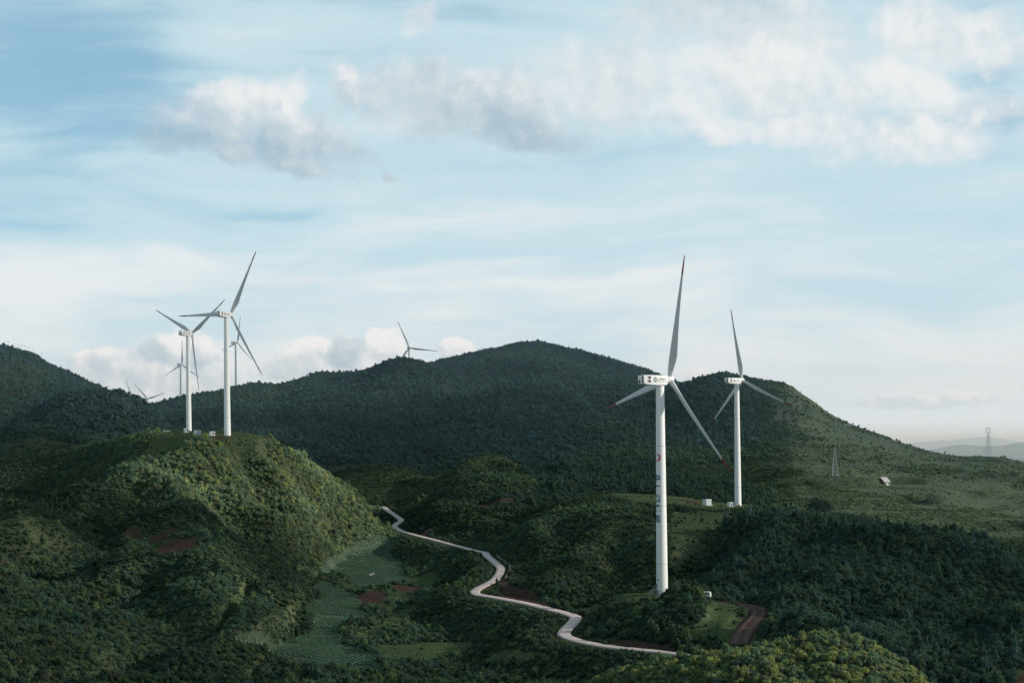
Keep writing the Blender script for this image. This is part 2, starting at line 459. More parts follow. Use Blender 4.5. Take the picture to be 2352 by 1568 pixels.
# turbine stands (bearing, base line, distance) and their level pads
STANDS = dict(near=(1521, 1366, 525.0), right=(1695, 1160.5, 905.0), left=(522.5, 1000.5, 930.0), second=(434, 991, 1150.0))
PADS = {}
PADMASK = np.zeros(Z2.shape)
for k, (px, py, d) in STANDS.items():
    p = at(px, py, d); PADS[k] = p
    dd = np.hypot(X2 - p.x, D2 - p.y)
    w = 1 - sstep(dd, 6.0, 16.0)
    Z2 = Z2 * (1 - w) + (p.z - ZC - 0.05) * w
    PADMASK = np.maximum(PADMASK, 1 - sstep(dd, 8, 26))

# --- pixel-surveyed outlines of fields, grass and bare soil, carried onto the ground
def ground_poly(pts, dmin=0):
    out = []
    for p in pts:
        h = hit(p[0], p[1], p[2] if len(p) > 2 else dmin)
        if h: out.append(h)
    return np.array(out)

def in_poly(x, y, poly):
    m = (x >= poly[:, 0].min()) & (x <= poly[:, 0].max()) & (y >= poly[:, 1].min()) & (y <= poly[:, 1].max())
    res = np.zeros(x.shape, bool)
    if not m.any(): return res
    xx, yy = x[m], y[m]; r = np.zeros(xx.shape, bool)
    n = len(poly)
    for i in range(n):
        x0, y0 = poly[i]; x1, y1 = poly[(i + 1) % n]
        if y0 == y1: continue
        c = ((y0 > yy) != (y1 > yy)) & (xx < (x1 - x0) * (yy - y0) / (y1 - y0) + x0)
        r ^= c
    res[m] = r
    return res

CROP_PX = [
 [(883,1230),(911,1246),(896,1270),(918,1285),(937,1330),(879,1345),(822,1352),(796,1324),(755,1322),(731,1306),(749,1287),(796,1276),(835,1250)],
 [(705,1339),(749,1335),(786,1356),(818,1369),(827,1395),(842,1413),(835,1426),(805,1428),(775,1456),(710,1456),(723,1428),(701,1400),(723,1380),(751,1371),(731,1352)],
 [(514,1499),(601,1491),(671,1467),(710,1457),(794,1459),(786,1482),(818,1491),(840,1504),(866,1515),(883,1549),(861,1551),(796,1536),(731,1530),(666,1525),(601,1530),(580,1525),(536,1523)]]
GRASS_PX = [
 [(645,1298),(700,1303),(748,1325),(725,1330),(680,1316)], [(760,1335),(800,1325),(820,1352),(790,1356)], [(820,1354),(895,1345),(870,1360),(830,1364)],
 [(898,1362),(962,1356),(952,1380),(900,1383)], [(850,1492),(960,1475),(1090,1468),(1085,1500),(1000,1516),(880,1522)],
 [(812,1462),(880,1420),(955,1384),(962,1396),(890,1437),(835,1472)], [(545,1368),(560,1363),(592,1385),(575,1420),(530,1457),(503,1475),(510,1440),(540,1410)],
 [(1400,1366,470),(1430,1362.5,470),(1515,1362,470),(1530,1385,470),(1490,1394,470),(1430,1391,470),(1405,1380,470)],
 [(1640,1380,395),(1700,1393,395),(1705,1420,395),(1690,1474,385),(1585,1474,385),(1610,1440,390)],
 [(1340,1140,840),(1400,1131,840),(1450,1132,840),(1540,1137,840),(1620,1150,840),(1780,1163,840),(1785,1169,840),(1640,1173,840),(1560,1162,840),(1460,1152,840)],
 [(1530,1172,640),(1700,1174,640),(1660,1215,640),(1610,1270,600),(1560,1330,560),(1535,1330,560)],
 [(330,1005,860),(480,1004,860),(600,1005,860),(560,1012,850),(500,1012,850),(440,1040,850),(392,1066,850),(325,1064,850)],
 [(540,1030),(572,1030),(577,1070),(600,1110),(575,1112),(546,1070)], [(1060,1168),(1260,1180),(1260,1189),(1080,1177)],
 [(1108,1346),(1140,1336),(1130,1363),(1100,1364)], [(303,1242),(345,1250),(402,1252),(350,1262),(330,1256)], [(1300,1398),(1350,1390),(1390,1394),(1330,1404)],
 [(1110,1500),(1200,1490),(1260,1500),(1170,1520),(1120,1518)], [(925,1330),(1000,1318),(1020,1330),(960,1352)]]
ROUGH_PX = [GRASS_PX.pop(11), GRASS_PX.pop(10)] + [GRASS_PX.pop(10)]
SOIL_PX = [
 [(276,1222),(318,1222),(325,1236),(303,1243)], [(343,1238),(402,1234),(424,1248),(352,1251)], [(347,1264),(402,1260),(458,1272),(453,1285),(371,1283)],
 [(1090,1162),(1180,1150),(1185,1158),(1110,1172)], [(900,1350),(950,1344),(995,1347),(985,1358),(915,1362)], [(820,1370),(880,1363),(885,1386),(830,1392)],
 [(1150,1330),(1180,1343),(1230,1372),(1270,1392),(1200,1382),(1150,1368)], [(1345,1462),(1450,1470),(1540,1478),(1535,1493),(1420,1484)],
 [(2125,1568),(2352,1562),(2500,1566),(2352,1590),(2150,1590)], [(-60,907,1500),(30,906,1500),(50,909,1500),(35,915,1500),(-60,916,1500)],
 [(1960,980,1500),(1990,980,1500),(2003,988,1500),(1985,994,1500)], [(470,1003,880),(520,1004,880),(500,1014,870),(475,1012,870)]]
CROPS = [ground_poly(p) for p in CROP_PX]
GRASS = [ground_poly(p) for p in GRASS_PX]
ROUGHG = [ground_poly(p) for p in ROUGH_PX]
SOIL = [ground_poly(p) for p in SOIL_PX]
# wavy outlines: shift the lookup by a little noise
WX = X2 + 4.0 * fbm(X2, D2, 16, 3, 31); WY = D2 + 8.0 * fbm(X2, D2, 18, 3, 32)
def blur(m, n=1):
    m = m.astype(float)
    for _ in range(n):
        p = np.pad(m, 1, mode='edge')
        m = (p[1:-1, 1:-1] * 2 + p[:-2, 1:-1] + p[2:, 1:-1] + p[1:-1, :-2] + p[1:-1, 2:]) / 6
    return m
QX = X2 / D2 * F + CX
CROPM = blur(np.any([in_poly(WX, WY, p) for p in CROPS if len(p) > 2], 0), 2)
GRASSM = blur(np.any([in_poly(WX, WY, p) for p in GRASS if len(p) > 2], 0), 2)
ROUGHM = blur(np.any([in_poly(WX + 4 * fbm(X2, D2, 30, 2, 33), WY, p) for p in ROUGHG if len(p) > 2], 0), 4)
SOILM = blur(np.any([in_poly(WX, WY, p) for p in SOIL if len(p) > 2], 0), 1)
GRASSM = np.maximum(GRASSM, PADMASK)

# --- relief: gullies and hummocks, kept off the road, pads and fields
PLAT = (WHICH == [L['name'] for L in LAYERS].index('plateau') + 1) * sstep(D2, 880, 915) * (1 - sstep(D2, 1190, 1230)) * sstep(QX, 350, 400) * (1 - sstep(QX, 600, 622))
PLAT = blur(PLAT, 3)
PLATC = blur((WHICH == [L['name'] for L in LAYERS].index('plateau') + 1) * sstep(D2, 860, 915) * (1 - sstep(D2, 1210, 1300)) * sstep(QX, 60, 300) * 1.0, 3)
ELEV0 = Z2 / D2
calm = np.maximum.reduce([PLAT, 0.9 * PLATC, 1 - sstep(RD, 9, 30), 1 - sstep(TD, 1.5, 5), GRASSM * 0.8, CROPM * 0.8, PADMASK])
far = sstep(D2, 1150, 1700)
rough = 1 - calm
ht_ = np.clip((D2 - 1450) / 950, 0, 1)
belly = 4 * ht_ * (1 - ht_)
spur_ = (0.42 - np.abs(fbm(X2 + 0.35 * D2, D2 * 0.42, 85, 3, 25)) * 1.7)
LHM = blur((WHICH == 1).astype(float), 6) * (1 - sstep(QX, 880, 960))
Zr = (3.2 * fbm(X2, D2, 90, 3, 1) + 1.3 * fbm(X2, D2, 26, 2, 5) + (3.0 + 10.0 * LHM * sstep(D2, 380, 520)) * spur_) * (1 - far) + (6.0 * fbm(X2 * 1.0, D2 * 0.8, 210, 4, 9) + belly * (26.0 * fbm(X2 + 0.5 * D2, D2 * 0.45, 330, 3, 19) + 22.0 * (0.45 - np.abs(fbm(X2 - 0.3 * D2, D2 * 0.4, 240, 3, 15)) * 1.6)) * (1 - 0.7 * sstep(QX, 1750, 1950))) * far
near_fade = sstep(D2, 250, 450) * 0.7 + 0.3
SKYMAX = ELEV0.max(0)[None, :]
crest_calm = np.where(D2 > 1300, 0.12 + 0.88 * sstep(SKYMAX - ELEV0, 0.003, 0.022), 1.0)
edge_calm = 1 - 0.85 * LHM * sstep(QX, 600, 760)
Z2 = Z2 + Zr * rough * near_fade * crest_calm * edge_calm
# water-worn gullies running down the hillsides
GULLY_PX = [
 ([(545,1022),(560,1060),(585,1105),(615,1145),(640,1180)], 7, 11), ([(612,1018),(640,1060),(685,1110),(700,1140)], 5, 9), ([(430,1095),(475,1130),(520,1170),(565,1215),(600,1260)], 6, 12),
 ([(300,1115),(325,1150),(335,1175)], 8, 12), ([(205,1150),(245,1215),(300,1290),(345,1340)], 9, 15), ([(700,1092),(735,1130),(772,1170),(790,1200)], 4, 8), ([(480,1040),(500,1080),(520,1110)], 4, 7),
 ([(60,1240),(110,1320),(160,1410),(200,1490)], 10, 15), ([(150,1240),(220,1330),(290,1420),(340,1500)], 9, 13), ([(320,1310),(400,1380),(470,1450)], 6, 10), ([(0,1340),(40,1420),(80,1500)], 7, 10),
 ([(1700,1232),(1655,1290),(1605,1345)], 7, 13), ([(1850,1230),(1805,1300),(1770,1370)], 8, 14), ([(2000,1245),(1960,1330),(1900,1420)], 8, 13), ([(2150,1262),(2115,1350),(2050,1440)], 8, 13), ([(2300,1330),(2250,1400),(2190,1470)], 7, 12),
 ([(1300,1212),(1282,1270),(1240,1330)], 6, 11), ([(1420,1212),(1425,1280),(1400,1350)], 6, 11), ([(1120,1062,1100),(1140,1085,1100)], 5, 12)]
for pts, dep, wid in GULLY_PX:
    gp = px_path([tuple(p) if len(p) > 2 else (p[0], p[1], 380) for p in pts], 380, 4.0)
    if len(gp) < 4: continue
    gx = gp[:, 0] + 5 * fbm(gp[:, 0], gp[:, 1], 50, 2, 71); gp = np.stack([gx, gp[:, 1], gp[:, 2]], 1)
    gd, _, _ = dist_to_path(X2, D2, gp)
    ends = 1.0
    Z2 = Z2 - dep * np.exp(-(gd / wid) ** 2) * rough + 0.35 * dep * np.exp(-((gd - 2.2 * wid) / wid) ** 2) * rough
# terraces on the far right grass slope
RIGHTGRASS = sstep(QX + 110 * fbm(X2, D2, 160, 4, 41), 1690, 1900) * sstep(D2, 860, 960) * (1 - sstep(D2, 2000, 2300))
step_ = 9.0
zz = (Z2 + 6 * fbm(X2, D2, 240, 2, 77)) / step_
fr = zz - np.floor(zz)
terr = (np.floor(zz) + sstep(fr, 0.30, 0.62)) * step_ - 6 * fbm(X2, D2, 240, 2, 77)
tm = RIGHTGRASS * sstep(fbm(X2, D2, 300, 2, 55), -0.45, 0.0) * (1 - sstep(Z2, 30, 80)) * (1 - sstep(D2, 1450, 1700))
RISER = tm * sstep(fr, 0.28, 0.4) * (1 - sstep(fr, 0.55, 0.64))
Z2 = Z2 * (1 - 0.75 * tm) + terr * 0.75 * tm

def gz(x, y): return ZC + sample(Z2, x, y)
def ground_at(px, py, dmin=0.0):
    h = hit(px, py, dmin)
    return Vector((h[0], h[1], float(gz(h[0], h[1])))) if h else None
# ------------------------------------------------------------------ ground sheet
def mixc(c, m, col):
    return c * (1 - m[..., None]) + np.array(col) * m[..., None]

hill = sstep(D2, 1180, 1500)
n1 = fbm(X2, D2, 60, 4, 101) * 0.5 + 0.5
n2 = fbm(X2, D2, 18, 3, 111) * 0.5 + 0.5
C = np.ones(Z2.shape + (3,)) * np.array((0.087, 0.115, 0.067))
C = mixc(C, sstep(n1, 0.45, 0.75) * 0.7, (0.119, 0.146, 0.073))
C = mixc(C, sstep(n2, 0.60, 0.8) * 0.5, (0.081, 0.078, 0.056))
C = mixc(C, hill, (0.084, 0.123, 0.098))
C = mixc(C, RIGHTGRASS, (0.150, 0.196, 0.143))
C = mixc(C, RIGHTGRASS * sstep(n1, 0.5, 0.8), (0.200, 0.239, 0.151))
C = mixc(C, RIGHTGRASS * sstep(n2, 0.6, 0.8) * 0.7, (0.098, 0.134, 0.090))
C = mixc(C, RISER, (0.073, 0.104, 0.073))
C = mixc(C, GRASSM, (0.108, 0.158, 0.076))
C = mixc(C, GRASSM * sstep(n2, 0.5, 0.8) * 0.6, (0.175, 0.199, 0.087))
C = mixc(C, ROUGHM * 0.9, (0.109, 0.140, 0.078))
C = mixc(C, PLAT, (0.105, 0.140, 0.075))
C = mixc(C, CROPM, (0.150, 0.218, 0.155))
C = mixc(C, CROPM * sstep(fbm(X2, D2, 20, 3, 161), 0.05, 0.4) * 0.6, (0.120, 0.115, 0.085))
C = mixc(C, GRASSM * sstep(fbm(X2, D2, 9, 3, 162), 0.1, 0.4) * 0.45, (0.115, 0.105, 0.070))
C = mixc(C, SOILM, (0.118, 0.072, 0.064))
# bare red banks cut above the road
gzx = np.gradient(Z2, axis=1) / (np.gradient(X2, axis=1)); 
bank = (1 - sstep(RD, 6, 13)) * sstep(RD, 3.0, 4.5) * sstep(fbm(X2, D2, 40, 2, 131), -0.1, 0.35)
_, _, RSIDE = dist_to_path(X2, D2, ROAD)
bank = bank * (RSIDE > 0)
C = mixc(C, bank * 0.85, (0.095, 0.056, 0.048))
C = mixc(C, (1 - sstep(RD, 3.2, 6.0)) * 0.55, (0.070, 0.075, 0.040))
C = mixc(C, 1 - sstep(TD, 0.7, 1.4), (0.115, 0.078, 0.066))
# pale rock faces high on the right shoulder
ROCK = np.zeros(Z2.shape)
for px, py, w, h_ in ((1795, 958, 7, 20), (1812, 965, 6, 16), (1783, 968, 4, 14), (1505, 1030, 4, 18), (1840, 940, 5, 10), (1650, 1045, 5, 14)):
    g_ = ground_at(px, py, 1200)
    if g_:
        yy = HY - F * (Z2 / D2)
        m = np.exp(-(((QX + 8 * (ROLL * (HY - yy)) / 8 - px) / w) ** 2 + ((yy - py) / h_) ** 2)) * (np.abs(D2 - g_.y) < 250)
        ROCK = np.maximum(ROCK, m)
ROCK = sstep(ROCK + 0.5 * fbm(X2, D2, 12, 3, 151), 0.35, 0.75)
C = mixc(C, ROCK, (0.16, 0.165, 0.15))

ground_mat, g, out = new_mat("ground")
at_ = g.node("ShaderNodeAttribute", attribute_name="ground_colour", attribute_type='GEOMETRY')
pos = g.node("ShaderNodeNewGeometry").outputs["Position"]
na = g.noise(pos, 0.55, 6, 0.65); nb = g.noise(pos, 0.09, 5, 0.6)
c = g.mix(g.smooth(na, 0.35, 0.7), g.mix(0.55, at_.outputs[0], (0.012, 0.016, 0.008, 1)), at_.outputs[0])
c = g.mix(g.smooth(nb, 0.4, 0.72, 0.0, 0.45), c, g.mix(0.5, at_.outputs[0], (0.11, 0.105, 0.05, 1)))
d = g.node("ShaderNodeBsdfDiffuse"); g.put(d.inputs[0], c)
bp = g.node("ShaderNodeBump"); bp.inputs["Strength"].default_value = 0.9; bp.inputs["Distance"].default_value = 0.8
g.put(bp.inputs["Height"], na); g.nt.links.new(bp.outputs[0], d.inputs["Normal"])
g.nt.links.new(d.outputs[0], out.inputs[0])

ZFAR = np.array([[-90 - 35 * min(1, (dd - 3300) / 9000)] * len(Q) for dd in DFAR])
t_ = sstep(DFAR, 3300, 5200)[:, None]
ZFAR = Z2[-1][None, :] * (1 - t_) + ZFAR * t_
XF = DFAR[:, None] * TXC[None, :]; DF = DFAR[:, None] * np.ones_like(TXC)
VX = np.concatenate([X2, XF]); VY = np.concatenate([D2, DF]); VZ = np.concatenate([Z2, ZFAR]) + ZC
CF = np.ones(ZFAR.shape + (3,)) * np.array((0.05, 0.065, 0.04))
CALL = np.concatenate([C, CF])
nr, nc = VX.shape
idx = np.arange(nr * nc).reshape(nr, nc)
quads = np.stack([idx[:-1, :-1], idx[:-1, 1:], idx[1:, 1:], idx[1:, :-1]], -1).reshape(-1, 4)
ground = from_arrays("ground", np.stack([VX, VY, VZ], -1).reshape(-1, 3), quads, ground_mat, smooth=True)
a_ = ground.data.attributes.new("ground_colour", 'FLOAT_COLOR', 'POINT')
a_.data.foreach_set("color", np.concatenate([CALL, np.ones((nr, nc, 1))], -1).astype(np.float32).ravel())
tag(ground, kind="structure")

# ------------------------------------------------------------------ concrete road
def ribbon(path, half, lift, mat, name, edge_noise=0.0, seed=3, thick=0.12, gfun=None):
    p = np.array(path)
    t = np.gradient(p[:, :2], axis=0); t /= np.linalg.norm(t, axis=1)[:, None] + 1e-9
    nrm = np.stack([-t[:, 1], t[:, 0]], 1)
    s = np.concatenate([[0], np.cumsum(np.linalg.norm(np.diff(p[:, :2], axis=0), axis=1))])
    offs = np.array([-1, -1, -0.5, 0, 0.5, 1, 1])
    rows = []
    for j, o in enumerate(offs):
        w = half
        if abs(o) == 1 and edge_noise > 0: w = half * (1 + edge_noise * fbm(s, s * 0 + seed + o, 5.0, 3, seed))
        xy = p[:, :2] + nrm * (o * w if np.isscalar(w) else (o * w)[:, None])
        z = p[:, 2] + lift if gfun is None else gfun(xy[:, 0], xy[:, 1]) + lift
        if j in (0, len(offs) - 1): z = z - thick
        rows.append(np.stack([xy[:, 0], xy[:, 1], z], 1))
    V = np.stack(rows, 1); n, k = V.shape[:2]
    ix = np.arange(n * k).reshape(n, k)
    f = np.stack([ix[:-1, :-1], ix[1:, :-1], ix[1:, 1:], ix[:-1, 1:]], -1).reshape(-1, 4)
    o = from_arrays(name, V.reshape(-1, 3), f[:, ::-1], mat)
    uv = o.data.attributes.new("along", 'FLOAT', 'POINT')
    uv.data.foreach_set("value", np.repeat(s, k).astype(np.float32))
    ac = o.data.attributes.new("across", 'FLOAT', 'POINT')
    ac.data.foreach_set("value", np.tile(offs, n).astype(np.float32))
    return o

road_mat, g, out = new_mat("worn_concrete")
al = g.node("ShaderNodeAttribute", attribute_name="along").outputs["Fac"]
ac = g.node("ShaderNodeAttribute", attribute_name="across").outputs["Fac"]
pos = g.node("ShaderNodeNewGeometry").outputs["Position"]
joint = g.math('FRACT', g.math('DIVIDE', al, 5.0))
jn = g.smooth(g.math('ABSOLUTE', g.math('SUBTRACT', joint, 0.5)), 0.485, 0.499)
slab = g.node("ShaderNodeTexWhiteNoise", noise_dimensions='1D'); g.put(slab.inputs["W"], g.math('FLOOR', g.math('DIVIDE', al, 5.0)))
c = g.mix(slab.outputs["Value"], (0.72, 0.575, 0.53, 1), (0.82, 0.67, 0.62, 1))
c = g.mix(g.smooth(g.noise(pos, 0.5, 5, 0.65), 0.42, 0.75, 0, 0.55), c, (0.56, 0.43, 0.39, 1))
wheel = g.smooth(g.math('ABSOLUTE', g.math('SUBTRACT', g.math('ABSOLUTE', ac), 0.45)), 0.22, 0.0)
c = g.mix(g.math('MULTIPLY', wheel, 0.22), c, (0.55, 0.43, 0.39, 1))
c = g.mix(g.math('MULTIPLY', jn, 0.6), c, (0.13, 0.10, 0.09, 1))
edge = g.smooth(g.math('ADD', g.math('ABSOLUTE', ac), g.math('MULTIPLY', g.noise(pos, 0.8, 3, 0.6), 0.25)), 0.98, 1.12)
c = g.mix(g.math('MULTIPLY', edge, 0.5), c, (0.15, 0.12, 0.09, 1))
b = g.node("ShaderNodeBsdfPrincipled"); g.put(b.inputs["Base Color"], c); b.inputs["Roughness"].default_value = 0.85
b.inputs["Specular IOR Level"].default_value = 0.2
g.nt.links.new(b.outputs[0], out.inputs[0])
road = tag(ribbon(ROAD, 2.15, 0.08, road_mat, "road", 0.14, thick=0.45), kind="structure")

track_mat, g, out = new_mat("red_dirt")
pos = g.node("ShaderNodeNewGeometry").outputs["Position"]
ac = g.node("ShaderNodeAttribute", attribute_name="across").outputs["Fac"]
rut = g.smooth(g.math('ABSOLUTE', g.math('SUBTRACT', g.math('ABSOLUTE', ac), 0.5)), 0.3, 0.05)
c = g.mix(g.noise(pos, 0.6, 6, 0.65), (0.095, 0.058, 0.048, 1), (0.17, 0.115, 0.10, 1))
c = g.mix(g.math('MULTIPLY', rut, 0.5), c, (0.21, 0.155, 0.135, 1))
d = g.node("ShaderNodeBsdfDiffuse"); g.put(d.inputs[0], c); g.nt.links.new(d.outputs[0], out.inputs[0])
for nm, half in (("pad_track", 3.0), ("branch_track", 1.5), ("ridge_track", 1.6)):
    tag(ribbon(TRACKS[nm], half, 0.10, track_mat, "dirt_track", 0.22, 9, 0.4, gz), kind="structure")

# ------------------------------------------------------------------ far hills beyond the valley
far_mat, g, out = new_mat("far_hills")
pos = g.node("ShaderNodeNewGeometry").outputs["Position"]
c = g.mix(g.noise(pos, 0.0012, 5, 0.6), (0.05, 0.065, 0.045, 1), (0.085, 0.095, 0.06, 1))
d = g.node("ShaderNodeBsdfDiffuse"); g.put(d.inputs[0], c); g.nt.links.new(d.outputs[0], out.inputs[0])
def far_range(pts, d, seed, wid):
    tx, z, _ = line(*[(p[0], p[1], d) for p in pts])
    xs = np.linspace(tx[0], tx[-1], 420); zs = np.interp(xs, tx, z)
    ker = np.hanning(15); ker /= ker.sum()
    zs = np.convolve(np.pad(zs, (7, 7), mode='edge'), ker, 'valid')
    zs = zs + d * 0.0012 * fbm(xs * d, xs * 0 + seed, d * 0.02, 4, seed)
    prof = np.linspace(-1, 1, 25)
    V = []
    for t in prof:
        dd = d + t * wid
        hgt = (zs + 130) * (0.5 + 0.5 * np.cos(t * math.pi)) ** 0.8 * (1 + 0.25 * (1 - abs(t)) * abs(t) * 4 * fbm(xs * d, xs * 0 + t * wid, d * 0.03, 4, seed + 5)) - 130
        V.append(np.stack([xs * dd, np.full_like(xs, dd), hgt + ZC], 1))
    V = np.stack(V, 0); n, k = V.shape[:2]; ix = np.arange(n * k).reshape(n, k)
    f = np.stack([ix[:-1, :-1], ix[:-1, 1:], ix[1:, 1:], ix[1:, :-1]], -1).reshape(-1, 4)
    tag(from_arrays("hills", V.reshape(-1, 3), f, far_mat, smooth=True), kind="structure")
far_range([(-1200,1020),(0,1010),(900,1015),(1700,1040),(2000,1046),(2100,1040),(2150,1030),(2190,1021),(2225,1019),(2262,1026),(2300,1025),(2352,1013),(2420,1004),(2600,1000),(3000,1018),(3600,1030)], 13000, 3, 1500)
far_range([(-1200,1010),(300,1000),(1200,1012),(1900,1036),(1960,1029),(2050,1022),(2130,1012),(2160,1011),(2200,1012),(2240,1002),(2268,998),(2300,1006),(2352,1018),(2500,1010),(2800,996),(3600,1020)], 21000, 8, 2500)
# ------------------------------------------------------------------ foliage
def leaf_material(name, from_instancer):
    m, g, out = new_mat(name)
    if from_instancer:
        t = g.node("ShaderNodeAttribute", attribute_name="tint", attribute_type='INSTANCER').outputs["Color"]
    else:
        t = g.node("ShaderNodeObjectInfo").outputs["Color"]
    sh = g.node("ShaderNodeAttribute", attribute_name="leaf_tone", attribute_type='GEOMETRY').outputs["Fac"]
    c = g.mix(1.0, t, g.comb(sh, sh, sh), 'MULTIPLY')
    d = g.node("ShaderNodeBsdfDiffuse"); g.put(d.inputs[0], c)
    tr = g.node("ShaderNodeBsdfTranslucent"); g.put(tr.inputs[0], g.mix(1.0, c, (1.1, 1.2, 0.6, 1), 'MULTIPLY'))
    mx = g.node("ShaderNodeMixShader"); mx.inputs[0].default_value = 0.32
    g.nt.links.new(d.outputs[0], mx.inputs[1]); g.nt.links.new(tr.outputs[0], mx.inputs[2])
    g.nt.links.new(mx.outputs[0], out.inputs[0])
    return m

leaf_inst = leaf_material("foliage_massed", True)
leaf_one = leaf_material("foliage_single", False)
bark = paint("bark", (0.06, 0.048, 0.038), 0.9, 0.35, 6)

def leaf_quads(cent, nor, size, r):
    """one small bent leaf spray per centre"""
    n = len(cent)
    a = r.normal(size=(n, 3)); u = np.cross(nor, a); u /= np.linalg.norm(u, axis=1)[:, None] + 1e-9
    v = np.cross(nor, u)
    su = (size * r.uniform(0.7, 1.3, n))[:, None]; sv = (size * r.uniform(0.45, 0.9, n))[:, None]
    p0 = cent - u * su; p1 = cent - v * sv * 0.9 + nor * sv * 0.15; p2 = cent + u * su; p3 = cent + v * sv + nor * sv * 0.1
    V = np.stack([p0, p1, p2, p3], 1).reshape(-1, 3)
    Fc = np.arange(n * 4).reshape(n, 4)
    return V, Fc

def fin_foliage(name, V, Fc, tone, mat):
    me = from_arrays(name, V, Fc, mat, link=False)
    a = me.attributes.new("leaf_tone", 'FLOAT', 'POINT'); a.data.foreach_set("value", tone.astype(np.float32))
    return me

def ico(sub):
    bm = bmesh.new(); bmesh.ops.create_icosphere(bm, subdivisions=sub, radius=1.0)
    V = np.array([v.co[:] for v in bm.verts]); Fc = np.array([[v.index for v in f.verts] for f in bm.faces]); bm.free()
    return V, np.concatenate([Fc, Fc[:, 2:3]], 1)
ICO1 = ico(2)

def bush_arrays(seed, lobes=7, leaves=34, size=0.2, tall=1.0, spread=0.75, ragged=0.25):
    r = np.random.default_rng(seed)
    Vs, Fs, Ts, off = [], [], [], 0
    for k in range(lobes):
        ang = r.uniform(0, 2 * math.pi); rad = spread * math.sqrt(r.uniform(0, 1)) * (0.85 if k else 0.2)
        lr = r.uniform(0.34, 0.58) * (1.15 if k == 0 else 1)
        c = np.array([rad * math.cos(ang), rad * math.sin(ang), (lr * 0.7 + r.uniform(0, 0.75) * (1 - rad * 0.6)) * tall])
        sc = np.array([lr, lr, lr * r.uniform(0.8, 1.25) * (0.6 + 0.4 * tall)])
        bright = r.uniform(0.8, 1.15)
        # dark inner mass so no daylight shows straight through
        Vi, Fi = ICO1
        Vc = Vi * sc * 0.72 * (1 + 0.25 * r.normal(size=(len(Vi), 1)).clip(-1, 1)) + c
        Fi2 = Fi[::1]
        # triangles stored as quads with a repeated corner are not valid: build leaf quads from faces instead
        fc = Vc[Fi[:, :3]].mean(1); e = Vc[Fi[:, 0]]; 
        q = np.stack([Vc[Fi[:, 0]], Vc[Fi[:, 1]], (Vc[Fi[:, 1]] + Vc[Fi[:, 2]]) / 2, Vc[Fi[:, 2]]], 1).reshape(-1, 3)
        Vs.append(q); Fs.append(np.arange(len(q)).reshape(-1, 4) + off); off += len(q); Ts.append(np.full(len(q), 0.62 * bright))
        n = leaves
        dirs = r.normal(size=(n, 3)); dirs[:, 2] = np.abs(dirs[:, 2]) * 0.9 - 0.25; dirs /= np.linalg.norm(dirs, axis=1)[:, None]
        cen = c + dirs * sc * r.uniform(0.75, 1.0 + ragged, (n, 1))
        nor = dirs + r.normal(size=(n, 3)) * 0.55; nor /= np.linalg.norm(nor, axis=1)[:, None]
        V, Fc = leaf_quads(cen, nor, size, r)
        Vs.append(V); Fs.append(Fc + off); off += len(V)
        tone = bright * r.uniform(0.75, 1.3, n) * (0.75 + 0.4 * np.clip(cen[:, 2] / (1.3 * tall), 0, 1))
        Ts.append(np.repeat(tone, 4))
    return np.concatenate(Vs), np.concatenate(Fs), np.concatenate(Ts)

def pine_arrays(seed, whorls=9, size=0.13):
    """crown of unit height, boughs in drooping whorls"""
    r = np.random.default_rng(seed)
    Vs, Fs, Ts, off = [], [], [], 0
    def tri_skirt(z0, z1, r0, n, tone):
        nonlocal off
        for i in range(n):
            a = 2 * math.pi * (i + r.uniform(-0.3, 0.3)) / n
            ln = r0 * r.uniform(0.65, 1.15); wd = r0 * r.uniform(0.30, 0.5)
            ca, sa = math.cos(a), math.sin(a)
            tip = np.array([ca * ln, sa * ln, z0 + r.uniform(-0.03, 0.05)])
            mid = np.array([ca * ln * 0.55, sa * ln * 0.55, z0 + (z1 - z0) * 0.55])
            side = np.array([-sa, ca, 0]) * wd
            root = np.array([0, 0, z1 + r.uniform(0, 0.03)])
            q = np.array([root, mid - side - [0, 0, 0.03], tip, mid + side - [0, 0, 0.03]])
            Vs.append(q); Fs.append(np.arange(4)[None, :] + off); off += 4
            Ts.append(np.full(4, tone * r.uniform(0.7, 1.25)))
    lean = r.uniform(-0.04, 0.04, 2)
    for k in range(whorls):
        t = k / (whorls - 1)
        z = 0.14 + 0.80 * t
        rad = 0.30 * (1 - t) ** 0.8 + 0.035
        tri_skirt(z - 0.05, z + 0.09, rad, int(7 - 3 * t), 0.95)
        n = int(16 * (1 - t) + 4)
        a = r.uniform(0, 2 * math.pi, n); rr = rad * r.uniform(0.35, 1.0, n)
        cen = np.stack([np.cos(a) * rr, np.sin(a) * rr, z + 0.07 * (1 - rr / rad) + r.uniform(-0.03, 0.03, n)], 1)
        nor = np.stack([np.cos(a) * 0.5, np.sin(a) * 0.5, np.ones(n)], 1) + r.normal(size=(n, 3)) * 0.4
        nor /= np.linalg.norm(nor, axis=1)[:, None]
        V, Fc = leaf_quads(cen, nor, size * (0.55 + 0.45 * (1 - t)) * 0.6, r)
        Vs.append(V); Fs.append(Fc + off); off += len(V); Ts.append(np.repeat(r.uniform(0.75, 1.35, n), 4))
    V = np.concatenate(Vs); V[:, 0] += lean[0] * V[:, 2]; V[:, 1] += lean[1] * V[:, 2]
    return V, np.concatenate(Fs), np.concatenate(Ts)

VARIANTS = {}
def variant_collection(name, arrays):
    c = bpy.data.collections.new(name)
    for i, (V, Fc, T) in enumerate(arrays):
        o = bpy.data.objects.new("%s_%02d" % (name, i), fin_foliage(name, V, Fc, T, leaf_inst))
        c.objects.link(o)
    VARIANTS[name] = c
    return c
